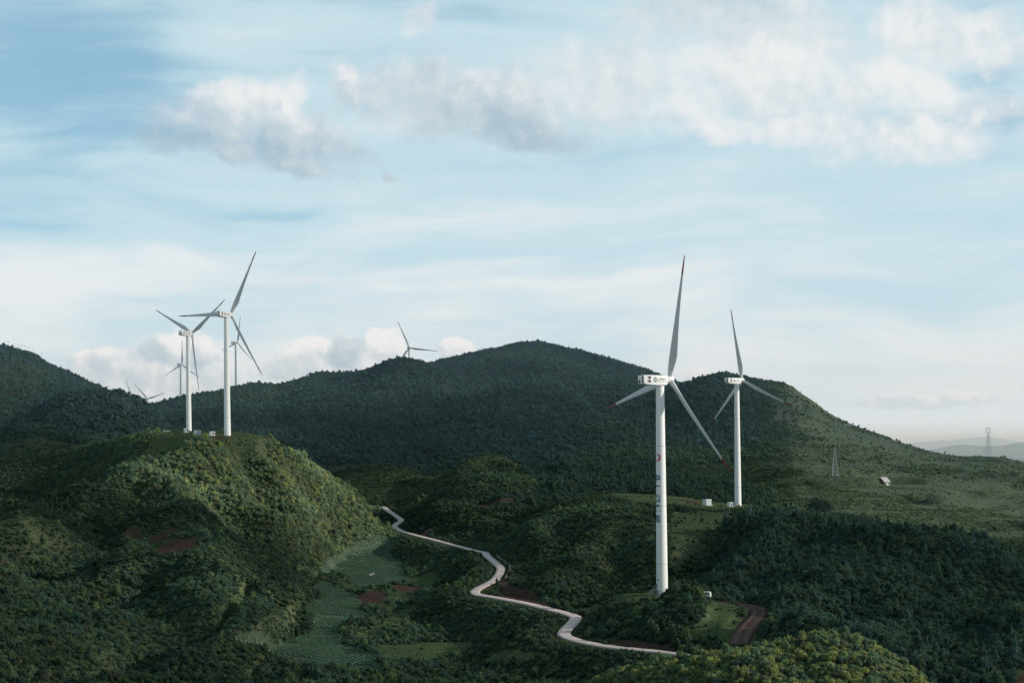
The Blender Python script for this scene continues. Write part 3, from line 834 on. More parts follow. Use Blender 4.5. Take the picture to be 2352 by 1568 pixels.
# 0-5 fine bushes, 6-9 taller leafy bushes, 10-13 pines
BUSH_A = [bush_arrays(100 + i, 7, 46, 0.135, 1.0) for i in range(6)]
BUSH_T = [bush_arrays(200 + i, 8, 44, 0.15, 1.75, 0.6, 0.3) for i in range(4)]
PINES = [pine_arrays(300 + i) for i in range(4)]
ALLV = variant_collection("plant_forms", BUSH_A + BUSH_T + PINES)

def scatter_object(name, P, rot, scl, kind, tint):
    me = bpy.data.meshes.new(name)
    me.vertices.add(len(P)); me.vertices.foreach_set("co", P.astype(np.float32).ravel())
    a = me.attributes.new("scl", 'FLOAT_VECTOR', 'POINT'); a.data.foreach_set("vector", scl.astype(np.float32).ravel())
    a = me.attributes.new("rot", 'FLOAT_VECTOR', 'POINT'); a.data.foreach_set("vector", rot.astype(np.float32).ravel())
    a = me.attributes.new("form", 'INT', 'POINT'); a.data.foreach_set("value", kind.astype(np.int32))
    a = me.attributes.new("tint", 'FLOAT_COLOR', 'POINT'); a.data.foreach_set("color", np.concatenate([tint, np.ones((len(P), 1))], 1).astype(np.float32).ravel())
    o = link_mesh(name, me)
    ng = bpy.data.node_groups.new(name + "_scatter", 'GeometryNodeTree')
    ng.interface.new_socket("Geometry", in_out='INPUT', socket_type='NodeSocketGeometry')
    ng.interface.new_socket("Geometry", in_out='OUTPUT', socket_type='NodeSocketGeometry')
    gi = ng.nodes.new("NodeGroupInput"); go = ng.nodes.new("NodeGroupOutput")
    ci = ng.nodes.new("GeometryNodeCollectionInfo"); ci.inputs["Collection"].default_value = ALLV
    ci.inputs["Separate Children"].default_value = True; ci.inputs["Reset Children"].default_value = True
    ip = ng.nodes.new("GeometryNodeInstanceOnPoints"); ip.inputs["Pick Instance"].default_value = True
    def named(nm, ty):
        n = ng.nodes.new("GeometryNodeInputNamedAttribute"); n.data_type = ty; n.inputs["Name"].default_value = nm
        return n.outputs["Attribute"]
    er = ng.nodes.new("FunctionNodeEulerToRotation")
    L = ng.links.new
    L(gi.outputs[0], ip.inputs["Points"]); L(ci.outputs[0], ip.inputs["Instance"])
    L(named("form", 'INT'), ip.inputs["Instance Index"])
    L(named("rot", 'FLOAT_VECTOR'), er.inputs[0]); L(er.outputs[0], ip.inputs["Rotation"])
    L(named("scl", 'FLOAT_VECTOR'), ip.inputs["Scale"])
    L(ip.outputs[0], go.inputs[0])
    md = o.modifiers.new("scatter", 'NODES'); md.node_group = ng
    return tag(o, kind="stuff")

# what can be seen of the ground from about the view point (with slack), used to leave out plants deep behind hills
ELEV = Z2 / D2
SKYL = np.maximum.accumulate(ELEV, 0)
def seen(x, y, top, slack=0.012):
    return sample((Z2), x, y) / y + top / y > sample(SKYL, x, y) - slack

def candidates(dlo, dhi, spacing, qlo=-330, qhi=2800, seed=1):
    r = np.random.default_rng(seed)
    t0, t1 = (qlo - CX) / F, (qhi - CX) / F
    n = int((t1 - t0) * (dhi ** 2 - dlo ** 2) / 2 / spacing ** 2)
    d = np.sqrt(r.uniform(dlo ** 2, dhi ** 2, n)); tx = r.uniform(t0, t1, n)
    return tx * d, d, r

AVOID = np.maximum.reduce([CROPM, SOILM * 0.93, 1 - sstep(RD, 3.6, 4.6), 1 - sstep(TD, 1.05, 1.5), ROCK])
for k, p in PADS.items():
    AVOID = np.maximum(AVOID, 1 - sstep(np.hypot(X2 - p.x, D2 - p.y), 5.5, 7.5))
LAYER_ID = {L["name"]: i + 1 for i, L in enumerate(LAYERS)}
def on(x, y, *names):
    c = np.round(col_of(x / y)).astype(int); r = np.round(row_of(y)).astype(int)
    return np.isin(WHICH[r, c], [LAYER_ID[n] for n in names])

PAL = dict(
    olive=(0.097, 0.146, 0.097), bright=(0.149, 0.209, 0.103), blue=(0.086, 0.148, 0.115), brown=(0.126, 0.146, 0.097), dark=(0.061, 0.099, 0.080),
    forest=(0.104, 0.181, 0.192), pine=(0.087, 0.148, 0.140), knoll=(0.191, 0.212, 0.089), pale=(0.465, 0.512, 0.433))
def tints(r, n, names, probs):
    T = np.array([PAL[k] for k in names])[r.choice(len(names), n, p=probs)]
    return T * r.uniform(0.88, 1.12, (n, 1)) * r.uniform(0.97, 1.03, (n, 3))

KEEP = []     # the plants that show largest become things of their own
def sow(dlo, dhi, spacing, seed, style):
    x, y, r = candidates(dlo, dhi, spacing, seed=seed)
    av = sample(AVOID, x, y); gr = np.maximum.reduce([sample(GRASSM, x, y), 0.965 * sample(ROUGHM, x, y), 0.985 * sample(PLAT, x, y)]); rgt = sample(RIGHTGRASS, x, y)
    u = r.uniform(0, 1, len(x))
    clump = fbm(x, y, 34, 3, 201)
    dens = np.ones(len(x))
    dens *= 1 - np.clip(gr * 1.0, 0, 0.985)
    patch = sstep(fbm(x, y, 75, 3, 211), 0.02, 0.28)
    dens *= 1 - rgt * (1 - (0.04 + 0.34 * patch))
    dens *= np.clip(0.80 + 0.9 * clump, 0.3, 1)
    dens = np.maximum(dens, 0.6 * sample(RISER, x, y))
    qq = x / y * F + CX
    dens *= np.where((qq < -60) | (qq > 2420), 0.5, 1.0)
    keep = (u < dens) & (av < 0.35)
    x, y, rgt, clump = x[keep], y[keep], rgt[keep], clump[keep]
    vis = seen(x, y, 6.0)
    x, y, rgt, clump = x[vis], y[vis], rgt[vis], clump[vis]
    n = len(x)
    hillf = sample(hill, x, y)
    kn = on(x, y, "sunlit_knoll"); md = on(x, y, "mound"); wr = on(x, y, "wooded_ridge", "dark_ridge"); hb = on(x, y, "hedge_bank")
    lh = on(x, y, "left_hill", "plateau")
    T = tints(r, n, ["olive", "bright", "blue", "brown", "dark"], [0.36, 0.15, 0.26, 0.05, 0.18])
    zone = sstep(fbm(x, y, 110, 3, 221), -0.25, 0.3)[:, None]
    T = T * (0.72 + 0.50 * zone)
    Tf = tints(r, n, ["forest", "pine", "blue", "dark"], [0.5, 0.25, 0.1, 0.15])
    h_ = (hillf * (1 - rgt))[:, None]
    stand = fbm(x, y, 260, 4, 231)[:, None]
    Tf = Tf * (1.0 + 0.55 * np.clip(stand, -0.7, 0.9)) * np.where(stand > 0.28, np.array((1.15, 1.05, 0.8)), 1.0)
    flank = (sstep(y, 690, 800) * sstep(sample(QX, x, y), 250, 420) * lh)[:, None]; T = T * (1 + flank * np.array((1.50, 1.12, 0.85)))  # yellower foliage on the flank, its tint also brightened to look sunlit
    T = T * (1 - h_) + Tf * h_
    Tk = 1.32 * tints(r, n, ["knoll", "olive", "bright", "brown", "dark"], [0.42, 0.2, 0.16, 0.12, 0.1]); T[kn] = Tk[kn]  # all knoll tints brightened, standing in for stronger sun
    Tw = tints(r, n, ["blue", "pine", "dark", "olive"], [0.35, 0.25, 0.25, 0.15]); T[wr] = Tw[wr]
    rg_ = (rgt * 0.88)[:, None]; T = T * (1 - rg_) + tints(r, n, ['olive', 'bright'], [0.6, 0.4]) * np.array((1.40, 1.32, 1.35)) * rg_
    # size: scrub about a metre and a half, trees on the far slopes
    s = r.gamma(3.0, 1 / 3.0, n).clip(0.35, 2.9)
    rad = s * np.where(hillf > 0.5, 1.22, 0.70)
    rad = np.where(wr, s * 0.84, rad); rad = np.where(kn, s * 0.44, rad); rad = np.where(hb | md, s * 0.98, rad); rad = np.where(lh, s * (0.68 + 0.34 * flank[:, 0]), rad)
    rad = rad * np.where(kn, 1.0, 0.76)
    rad = rad * (1 - 0.35 * rgt) * (1 + 0.35 * np.clip(clump, -0.6, 0.8))
    edge = np.minimum(sample(RD, x, y) - 3.2, 40)
    rad = np.minimum(rad, 0.25 + np.maximum(edge, 0) * 0.55)
    below = (sample(RD, x * (1 + 6 / y), y + 6) < sample(RD, x, y) - 1.5) & (edge < 22)
    rad = np.where(below, np.minimum(rad, 0.28 + np.maximum(edge, 0) * 0.075), rad)
    pe = np.maximum.reduce([sample(PLAT, x * (1 + 9 / y), y + 9), sample(GRASSM, x * (1 + 7 / y), y + 7), sample(CROPM, x * (1 + 7 / y), y + 7), sample(SOILM, x * (1 + 8 / y), y + 8), sample(SOILM, x * (1 + 4 / y), y + 4), 1 - sstep(sample(TD, x * (1 + 6 / y), y + 6), 1.0, 1.6)]); rad = np.where(pe > 0.3, np.minimum(rad, 0.55), rad)
    kind = r.integers(0, 6, n)
    tall = r.uniform(0, 1, n) < np.where(hillf > 0.5, 0.5, np.where(wr, 0.35, np.where(md, 0.3, 0.22)))
    tall &= ~(kn & (r.uniform(0, 1, n) < 0.7))
    kind = np.where(tall, r.integers(6, 10, n), kind)
    pine_p = np.where(hillf > 0.5, 0.16 + 0.30 * sstep(sample(ELEV, x, y), 0.045, 0.075), np.where(wr, 0.10 * sstep(clump, -0.1, 0.3) * (0.25 + 0.75 * sstep(y, 560, 680)) + 0.012, 0.0)) * (1 - rgt)
    pine = r.uniform(0, 1, n) < pine_p
    kind = np.where(pine, r.integers(10, 14, n), kind)
    hgt = np.where(pine, rad * r.uniform(2.4, 4.2, n) * np.where(wr, 1.25, 0.72), rad * r.uniform(0.50, 1.35, n))
    sx = np.where(pine, hgt * r.uniform(0.75, 1.0, n), rad * r.uniform(0.85, 1.15, n))
    # a few white-flowering shrubs
    fl = (r.uniform(0, 1, n) < 0.0025) & (~pine) & (hillf < 0.5)
    T[fl] = PAL["pale"]; sx[fl] *= 0.4; hgt[fl] *= 0.4
    z = gz(x, y) - 0.12 * rad
    P = np.stack([x, y, z], 1)
    rot = np.stack([r.uniform(-0.09, 0.09, n), r.uniform(-0.09, 0.09, n), r.uniform(0, 6.283, n)], 1)
    scl = np.stack([sx, sx, hgt], 1)
    # largest in the picture
    inf = (np.abs(x / y) < 0.352) & seen(x, y, 2.0, 0.0)
    big = np.where(inf & (kn | md | wr) & ~fl, np.maximum(hgt, sx) / y, 0)
    return dict(P=P, rot=rot, scl=scl, kind=kind, tint=T, big=big, pine=pine, kn=kn, md=md, wr=wr, far=hillf > 0.5)

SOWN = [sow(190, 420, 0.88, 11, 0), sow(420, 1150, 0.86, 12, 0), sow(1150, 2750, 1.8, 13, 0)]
ALLP = {k: np.concatenate([s[k] for s in SOWN]) for k in SOWN[0]}
def top_of(mask, n):
    sc = np.where(mask, ALLP["big"], 0); o = np.argsort(-sc)[:n]
    return o[sc[o] > 0]
SINGLE = np.concatenate([top_of(ALLP["pine"] & ALLP["wr"], 150), top_of(~ALLP["pine"] & ALLP["kn"], 150), top_of(~ALLP["pine"] & ALLP["md"], 60), top_of(~ALLP["pine"] & ALLP["wr"], 60)])
rest = np.ones(len(ALLP["P"]), bool); rest[SINGLE] = False
fa = ALLP["far"]
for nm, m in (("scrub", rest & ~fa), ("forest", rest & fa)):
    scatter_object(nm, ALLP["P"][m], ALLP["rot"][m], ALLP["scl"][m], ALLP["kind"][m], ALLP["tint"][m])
print("plants", rest.sum(), "of them far", (rest & fa).sum())

# single shrubs and pines, each with its own stem or trunk
CROWN = {}
def crown_mesh(k):
    if k not in CROWN:
        V, Fc, T = (BUSH_A + BUSH_T + PINES)[k]
        CROWN[k] = fin_foliage("crown" if k >= 10 else "foliage", V, Fc, T, leaf_one)
    return CROWN[k]
def trunk_mesh(pine):
    bm = bmesh.new()
    if pine:
        add_tube(bm, (0, 0, -0.03), (0.004, 0, 0.5), 0.022, 0.014, 7); add_tube(bm, (0.004, 0, 0.5), (0, 0.003, 0.97), 0.014, 0.003, 7)
        for k in range(9):
            a = k * 2.4; z = 0.16 + k * 0.08
            add_tube(bm, (0, 0, z), (math.cos(a) * 0.2 * (1 - z), math.sin(a) * 0.2 * (1 - z), z + 0.02), 0.007, 0.002, 4)
    else:
        for k in range(5):
            a = k * 1.3; add_tube(bm, (0.04 * math.cos(a), 0.04 * math.sin(a), -0.1), (0.4 * math.cos(a), 0.4 * math.sin(a), 0.62), 0.035, 0.012, 6)
    me = bpy.data.meshes.new("trunk" if pine else "stem"); bm.to_mesh(me); bm.free(); me.materials.append(bark)
    return me
TRUNK, STEM = trunk_mesh(True), trunk_mesh(False)

def single_plant(i):
    k = int(ALLP["kind"][i]); p = ALLP["P"][i]; pine = k >= 10
    if pine: nm, cat = "pine_tree", "tree"
    else: nm, cat = "shrub", "shrub"
    t = ALLP["tint"][i]
    o = empty(nm, tuple(p)); o.rotation_euler = tuple(ALLP["rot"][i]); o.scale = tuple(ALLP["scl"][i])
    c = link_mesh("crown" if pine else "foliage", crown_mesh(k), o); c.color = (t[0], t[1], t[2], 1)
    link_mesh("trunk" if pine else "stem", TRUNK if pine else STEM, o)
    return o, cat, t

for i in SINGLE:
    o, cat, t = single_plant(i)
    tone = "yellow-green" if t[0] > 0.16 else ("dark green" if t[1] < 0.14 else "mid-green")
    yy = ALLP["P"][i][1]
    if ALLP["kn"][i]:
        tag(o, "%s low shrub on the sunlit knoll at the bottom right" % tone, cat, "%s shrubs covering the sunlit knoll" % tone)
    elif ALLP["md"][i]:
        tag(o, "%s bush on the mound in front of the largest turbine" % tone, cat, "%s bushes on the mound before the largest turbine" % tone)
    elif cat == "tree":
        wherep = ("near the top of the shaded wooded ridge", "near the ridge top") if 640 < yy < 800 else (("on the dark hill behind the right turbine pad", "behind the right turbine pad") if yy >= 800 else ("low on the shaded wooded ridge", "low on the wooded ridge"))
        tag(o, "%s pointed pine %s" % (tone, wherep[0]), cat, "%s pines %s" % (tone, wherep[1]))
    else:
        tag(o, "%s rounded bush on the shaded wooded ridge at the right" % tone, cat, "%s bushes on the wooded ridge" % tone)

# young leafy trees at both ends of the sunlit knoll
def tree_trunk():
    bm = bmesh.new(); add_tube(bm, (0, 0, -0.12), (0.02, 0.01, 0.75), 0.05, 0.03, 8)
    for k in range(5):
        a = k * 1.25; add_tube(bm, (0.01, 0, 0.3 + k * .07), (0.45 * math.cos(a), 0.45 * math.sin(a), 0.95 + 0.08 * k), 0.025, 0.008, 6)
    me = bpy.data.meshes.new("trunk"); bm.to_mesh(me); bm.free(); me.materials.append(bark); return me
TRUNK2 = tree_trunk()
rt = np.random.default_rng(77)
for (q0, q1, d0, d1, n, h0, h1, lab, grp) in ((1725, 1935, 305, 350, 34, 2.2, 3.6, "pale green leafy young tree in the stand behind the top of the sunlit knoll", "young trees behind the sunlit knoll"),
                                      (1485, 1610, 296, 318, 20, 1.5, 2.6, "pale green leafy sapling at the left end of the sunlit knoll, before the road's end", "saplings at the left end of the sunlit knoll"),
                                      (1330, 1470, 296, 312, 9, 1.0, 1.8, "small leafy sapling low on the sunlit knoll's left flank at the bottom edge", "saplings on the knoll's left flank")):
    for k in range(n):
        d_ = rt.uniform(d0, d1); x_ = (rt.uniform(q0, q1) - CX) / F * d_; k_ = int(rt.integers(6, 10)); h_ = rt.uniform(h0, h1)
        o = empty("tree", (x_, d_, float(gz(x_, d_)) - 0.1)); o.rotation_euler = (rt.uniform(-.08, .08), rt.uniform(-.08, .08), rt.uniform(0, 6.28)); o.scale = (h_ * .46, h_ * .46, h_ * .50)
        c_ = link_mesh("crown", crown_mesh(k_), o); g_ = rt.uniform(0.85, 1.2); c_.color = (0.135 * g_, 0.205 * g_, 0.115 * g_, 1)
        link_mesh("trunk", TRUNK2, o); tag(o, lab, "tree", grp)

# ------------------------------------------------------------------ crop rows in the valley fields
def crop_rows(poly, row, plant, ang, seed):
    r = np.random.default_rng(seed)
    c = poly.mean(0); ca, sa = math.cos(ang), math.sin(ang)
    half = np.abs(poly - c).max() * 1.5
    us = np.arange(-half, half, plant); vs = np.arange(-half, half, row)
    U, V = np.meshgrid(us, vs); U = U + r.uniform(-0.25, 0.25, U.shape) * plant
    bend = 1.3 * gnoise(U / 60 + seed, V / 60, seed)
    V = V + bend + r.normal(0, 0.06, V.shape)
    x = c[0] + U * ca - V * sa; y = c[1] + U * sa + V * ca
    m = in_poly(x + 4.0 * fbm(x, y, 16, 3, 31), y + 8.0 * fbm(x, y, 18, 3, 32), poly)
    x, y = x[m], y[m]
    m = (sample(AVOID * 0 + SOILM, x, y) < 0.4) & (r.uniform(0, 1, len(x)) < 0.95) & (fbm(x, y, 22, 2, 301 + seed) < 0.33)
    return x[m], y[m], r
cx, cy = [], []
for poly, row, plant, ang, sd_ in zip(CROPS, (1.9, 1.6, 1.5), (0.6, 0.5, 0.45), (R(118), R(108), R(112)), (1, 2, 3)):
    x, y, r = crop_rows(poly, row, plant, ang, sd_); cx.append(x); cy.append(y)
cx = np.concatenate(cx); cy = np.concatenate(cy); n = len(cx)
r = np.random.default_rng(5)
s = r.uniform(0.26, 0.50, n) * (1 + 0.5 * fbm(cx, cy, 25, 3, 311))
scatter_object("crops", np.stack([cx, cy, gz(cx, cy) - 0.05], 1), np.stack([r.uniform(-.1, .1, n), r.uniform(-.1, .1, n), r.uniform(0, 6.28, n)], 1),
               np.stack([s, s, s * 0.9], 1), r.integers(0, 6, n), np.array((0.190, 0.300, 0.220)) * r.uniform(0.8, 1.25, (n, 1)))
print("crop plants", n)
# ------------------------------------------------------------------ wind turbines
WHITE = paint("tower_white", (0.80, 0.81, 0.80), 0.45, 0.05, 0.35, 0.30)
NACW = paint("nacelle_white", (0.80, 0.80, 0.78), 0.45, 0.05, 0.6, 0.16)
BLADEW = paint("blade_grey_white", (0.52, 0.54, 0.545), 0.42, 0.06, 0.4)
TIPRED = paint("tip_red", (0.20, 0.022, 0.032), 0.5, 0.12, 0.8)
DARK = paint("vent_dark", (0.018, 0.022, 0.022), 0.7, 0.2, 3)
VENTG = paint("vent_olive", (0.045, 0.045, 0.034), 0.7, 0.2, 3)
INK = paint("ink_dark", (0.035, 0.055, 0.065), 0.6, 0.1, 3)
BLUEINK = paint("ink_blue", (0.018, 0.125, 0.21), 0.5, 0.1, 3)
REDINK = paint("ink_red", (0.50, 0.045, 0.035), 0.5, 0.1, 3)
LOGOG = paint("logo_teal", (0.075, 0.20, 0.20), 0.5, 0.15, 3)
STEEL = paint("galvanised", (0.30, 0.32, 0.32), 0.45, 0.15, 3)
CONC = paint("pale_concrete", (0.42, 0.39, 0.36), 0.85, 0.15, 2)
HUBH, TOWH, RB = 79.2, 77.2, 46.6

FONT = None
def text_mesh(txt, size, embolden=0.0):
    cu = bpy.data.curves.new("lettering", 'FONT'); cu.body = txt; cu.size = size; cu.align_x = 'CENTER'; cu.align_y = 'CENTER'
    cu.offset = embolden; cu.resolution_u = 4
    o = bpy.data.objects.new("lettering", cu); COL.objects.link(o)
    bpy.context.view_layer.update()
    me = bpy.data.meshes.new_from_object(o.evaluated_get(bpy.context.evaluated_depsgraph_get()))
    bpy.data.objects.remove(o); bpy.data.curves.remove(cu)
    return me

def bm_text(txt, size, embolden=0.0, width=None):
    me = text_mesh(txt, size, embolden); bm = bmesh.new(); bm.from_mesh(me); bpy.data.meshes.remove(me)
    if width and len(bm.verts):
        xs = [v.co.x for v in bm.verts]; k = width / (max(xs) - min(xs)); c = (max(xs) + min(xs)) / 2
        for v in bm.verts: v.co.x = (v.co.x - c) * k
    return bm

def slice_bm(bm, step):
    """cut a flat figure into narrow upright strips so that it can be wrapped round a tower"""
    xs = [v.co.x for v in bm.verts]
    x = min(xs) + step
    while x < max(xs):
        bmesh.ops.bisect_plane(bm, geom=bm.verts[:] + bm.edges[:] + bm.faces[:], plane_co=(x, 0, 0), plane_no=(1, 0, 0))
        x += step

def tower_r(z): return 2.16 + (1.52 - 2.16) * min(1, z / TOWH)

def wrap(bm, ang, zc, lift=0.02):
    slice_bm(bm, 0.18)
    for v in bm.verts:
        z = zc + v.co.y; r = tower_r(z) + lift
        a = ang + v.co.x / r
        v.co = Vector((r * math.cos(a), r * math.sin(a), z))

def ring_figure(bm, w, h, t0, t1, a0, a1, n=40, cx=0.0, cy=0.0, tilt=0.0):
    """crescent stroke along part of an ellipse"""
    A, B = [], []
    for i in range(n + 1):
        t = i / n; a = a0 + (a1 - a0) * t
        th = t0 + (t1 - t0) * math.sin(math.pi * t)
        for L, k in ((A, 1.0), (B, 1.0 - th)):
            x = math.cos(a) * w * k; y = math.sin(a) * h * k
            L.append(bm.verts.new((cx + x * math.cos(tilt) - y * math.sin(tilt), cy + x * math.sin(tilt) + y * math.cos(tilt), 0)))
    for i in range(n): bm.faces.new((A[i], A[i + 1], B[i + 1], B[i]))

def disc(bm, c, nrm, r, n=28, h=0.04):
    c = Vector(c); nrm = Vector(nrm).normalized()
    add_tube(bm, c - nrm * 0.05, c + nrm * h, r, r, n)

BLADE_SEC = [(0.9, 0.95, 0.95, 0, 0), (2.2, 0.95, 0.95, 0, 0), (4.0, 1.10, 0.90, -22, .06), (6.5, 1.45, 0.72, -19, .14), (9.5, 1.66, 0.54, -15, .2), (13, 1.52, 0.42, -11, .2),
             (18, 1.28, 0.31, -8, .2), (24, 1.02, 0.23, -5, .2), (30, 0.80, 0.17, -3.4, .2), (36, 0.60, 0.12, -2.2, .2), (39.6, 0.49, 0.095, -1.6, .2), (43, 0.38, 0.07, -1, .2), (45.6, 0.26, 0.045, -.5, .2), (46.6, 0.06, 0.02, 0, .2)]
BETA = 6.0
def blade_bm(i0, i1):
    """z along the blade, x = rotor axis (upwind +), y = tangential"""
    bm = bmesh.new(); rings = []
    for (r, ch, th, tw, off) in BLADE_SEC[i0:i1]:
        ring = []; n = 28
        b = R(tw - BETA)
        for i in range(n):
            a = 2 * math.pi * i / n
            u = math.cos(a); v = math.sin(a)
            if r > 3:   # blunt nose, thin tail
                vv = v * (0.62 + 0.38 * u) if u < 0 else v
                cu = -u * ch + ch * off * 2 - ch * .1
                tv = vv * th
            else: cu, tv = -u * ch, v * th
            cu = -cu
            # chord direction: tangential turned towards the axis
            y = cu * math.cos(b) - tv * math.sin(b)
            x = cu * math.sin(b) + tv * math.cos(b)
            x += 1.0 * (r / 46.6) ** 2
            ring.append(bm.verts.new((x, y, r)))
        rings.append(ring)
    for a, b_ in zip(rings[:-1], rings[1:]):
        for i in range(len(a)):
            j = (i + 1) % len(a); bm.faces.new((a[i], a[j], b_[j], b_[i]))
    bm.faces.new(rings[-1]); bm.faces.new(rings[0][::-1])
    bmesh.ops.recalc_face_normals(bm, faces=bm.faces)
    return bm

HUBX = 4.4
TILT = R(5.5)
def bm_mesh(name, bm, mats, smooth=False):
    me = bpy.data.meshes.new(name); bm.normal_update(); bm.to_mesh(me); bm.free()
    for m in (mats if isinstance(mats, list) else [mats]): me.materials.append(m)
    if smooth:
        me.polygons.foreach_set("use_smooth", np.ones(len(me.polygons), bool))
        if smooth != True: me.set_sharp_from_angle(angle=R(smooth))
    return me

def make_meshes():
    M = {}
    bm = bmesh.new()
    prof = []
    for z in np.linspace(0, TOWH, 40): prof.append((tower_r(z), z))
    add_lathe(bm, prof, 64)
    M["tower"] = bm_mesh("tower", bm, WHITE, 35)
    bm = bmesh.new()
    for z in (11.6, 33.0, 55.0):
        r = tower_r(z); add_lathe(bm, [(r - 0.01, z - 0.07), (r + 0.025, z - 0.05), (r + 0.025, z + 0.05), (r - 0.01, z + 0.07)], 64)
    M["flange"] = bm_mesh("flange_seam", bm, STEEL, 35)
    bm = bmesh.new(); add_lathe(bm, [(0.0, 0.02), (3.2, 0.02), (3.3, -0.1), (3.3, -1.5)], 48)
    M["foundation"] = bm_mesh("foundation", bm, CONC)
    # nacelle housing: side profile with the underside swept up to the rear
    bm = bmesh.new()
    prof = [(-8.4, -1.15), (-8.45, 1.75), (-6.0, 1.8), (1.8, 1.75), (2.0, 1.3), (2.0, -1.5), (1.2, -1.85), (-3.0, -1.9), (-7.4, -1.65)]
    W = 2.1
    Lf = [bm.verts.new((x, -W * (0.93 if x < -7 else 1), z)) for x, z in prof]; Rt = [bm.verts.new((x, W * (0.93 if x < -7 else 1), z)) for x, z in prof]
    n = len(prof)
    for i in range(n):
        j = (i + 1) % n; bm.faces.new((Lf[i], Lf[j], Rt[j], Rt[i]))
    bm.faces.new(Lf[::-1]); bm.faces.new(Rt)
    bmesh.ops.recalc_face_normals(bm, faces=bm.faces)
    bmesh.ops.bevel(bm, geom=[e for e in bm.edges], offset=0.16, segments=2, affect='EDGES', profile=0.6)
    M["nacelle"] = bm_mesh("nacelle", bm, NACW, 40)
    bm = bmesh.new()
    add_box(bm, -7.8, 1.7, -2.115, -2.09, 1.34, 1.40); add_box(bm, -8.0, 1.7, 2.09, 2.115, 1.34, 1.40); add_box(bm, -6.9, -6.85, -2.112, -2.09, -1.5, 1.3)
    M["seam"] = bm_mesh("panel_seam", bm, paint("seam_grey", (0.42, 0.43, 0.42), 0.6))
    # round air vents on both flanks and at the rear
    M["vent"] = []
    for c, nn, mat in (((-6.0, -2.08, 0.85), (0, -1, 0), VENTG), ((-6.0, -2.08, -0.45), (0, -1, 0), VENTG), ((-6.0, 2.08, 0.85), (0, 1, 0), VENTG), ((-6.0, 2.08, -0.45), (0, 1, 0), VENTG),
                       ((-8.42, -1.15, 0.85), (-1, 0, 0), DARK), ((-8.42, -1.15, -0.4), (-1, 0, 0), DARK), ((-8.42, 1.05, -0.5), (-1, 0, 0), DARK)):
        bm = bmesh.new(); disc(bm, c, nn, 0.55, 26); M["vent"].append(bm_mesh("air_vent", bm, mat))
    bm = bmesh.new()
    for y0 in (-0.9, 0.9):
        add_tube(bm, (-7.6, y0, 1.7), (-7.6, y0, 2.9), 0.04, 0.03, 6); add_tube(bm, (-7.6, y0, 2.9), (-7.75, y0 - 0.2, 3.7), 0.03, 0.015, 6); add_tube(bm, (-7.6, y0, 2.75), (-7.45, y0 + 0.3, 3.5), 0.03, 0.015, 6)
        add_tube(bm, (-7.75, y0 - 0.25, 3.7), (-7.75, y0 - 0.05, 3.7), 0.03, 0.03, 6)
    add_tube(bm, (-7.6, -0.9, 2.3), (-7.6, 0.9, 2.3), 0.025, 0.025, 6)
    M["mast"] = bm_mesh("wind_sensor_mast", bm, STEEL)
    # hub nose
    bm = bmesh.new()
    pr = [(1.25, 1.9), (1.35, 2.3), (1.55, 3.2), (1.62, 4.0), (1.58, 4.7), (1.38, 5.3), (1.0, 5.8), (0.5, 6.08), (0.02, 6.15)]
    add_lathe(bm, pr, 40, 'X'); M["hub"] = bm_mesh("rotor_hub", bm, NACW, True)
    M["blade"] = bm_mesh("blade", blade_bm(0, 11), BLADEW, 40)
    M["tip"] = bm_mesh("red_tip", blade_bm(10, len(BLADE_SEC)), TIPRED, 40)
    # maker's name and round badge on the flank
    def flank(bm, x0, z0, side):
        for v in bm.verts:
            v.co = Vector((x0 + v.co.x, -2.13, z0 + v.co.y)) if side < 0 else Vector((x0 - v.co.x, 2.13, z0 + v.co.y))
        return bm
    M["letters"] = []
    for side in (-1, 1):
        bm = bm_text("上海电气", 1.02, 0.012, 3.75)
        M["letters"].append(bm_mesh("lettering", flank(bm, -0.55 if side < 0 else -2.9, 0.25, side), INK))
        bm = bm_text("SHANGHAI ELECTRIC", 0.33, 0.008, 3.75)
        M["letters"].append(bm_mesh("lettering", flank(bm, -0.55 if side < 0 else -2.9, -0.52, side), INK))
    M["badge"] = []
    for side in (-1, 1):
        bm = bmesh.new()
        ring_figure(bm, 0.82, 0.86, 0.30, 1.0, R(20), R(200), 30); ring_figure(bm, 0.82, 0.86, 0.30, 1.0, R(200), R(380), 30)
        # white slash across the disc
        for v in bm.verts: pass
        M["badge"].append(bm_mesh("round_badge", flank(bm, -3.5 if side < 0 else -0.2, 0.1, side), LOGOG))
    M["slash"] = []
    for side in (-1, 1):
        bm = bmesh.new()
        pts = [(-0.86, 0.10), (-0.1, 0.22), (0.0, 0.02), (0.86, -0.02), (0.86, -0.12), (0.1, -0.26), (0.0, -0.04), (-0.86, -0.06)]
        bm.faces.new([bm.verts.new((x, y, 0)) for x, y in pts])
        for v in bm.verts: pass
        flank(bm, -3.5 if side < 0 else -0.2, 0.1, side)
        for v in bm.verts: v.co.y += 0.012 * side
        M["slash"].append(bm_mesh("badge_stripe", bm, NACW))
    # entrance door and outside stairs
    bm = bmesh.new()
    for i in range(9):
        add_box(bm, 2.9 + i * 0.28 - 0.14, 2.9 + i * 0.28 + 0.14, -0.5, 0.5, 2.3 - i * 0.26 - 0.03, 2.3 - i * 0.26 + 0.03)
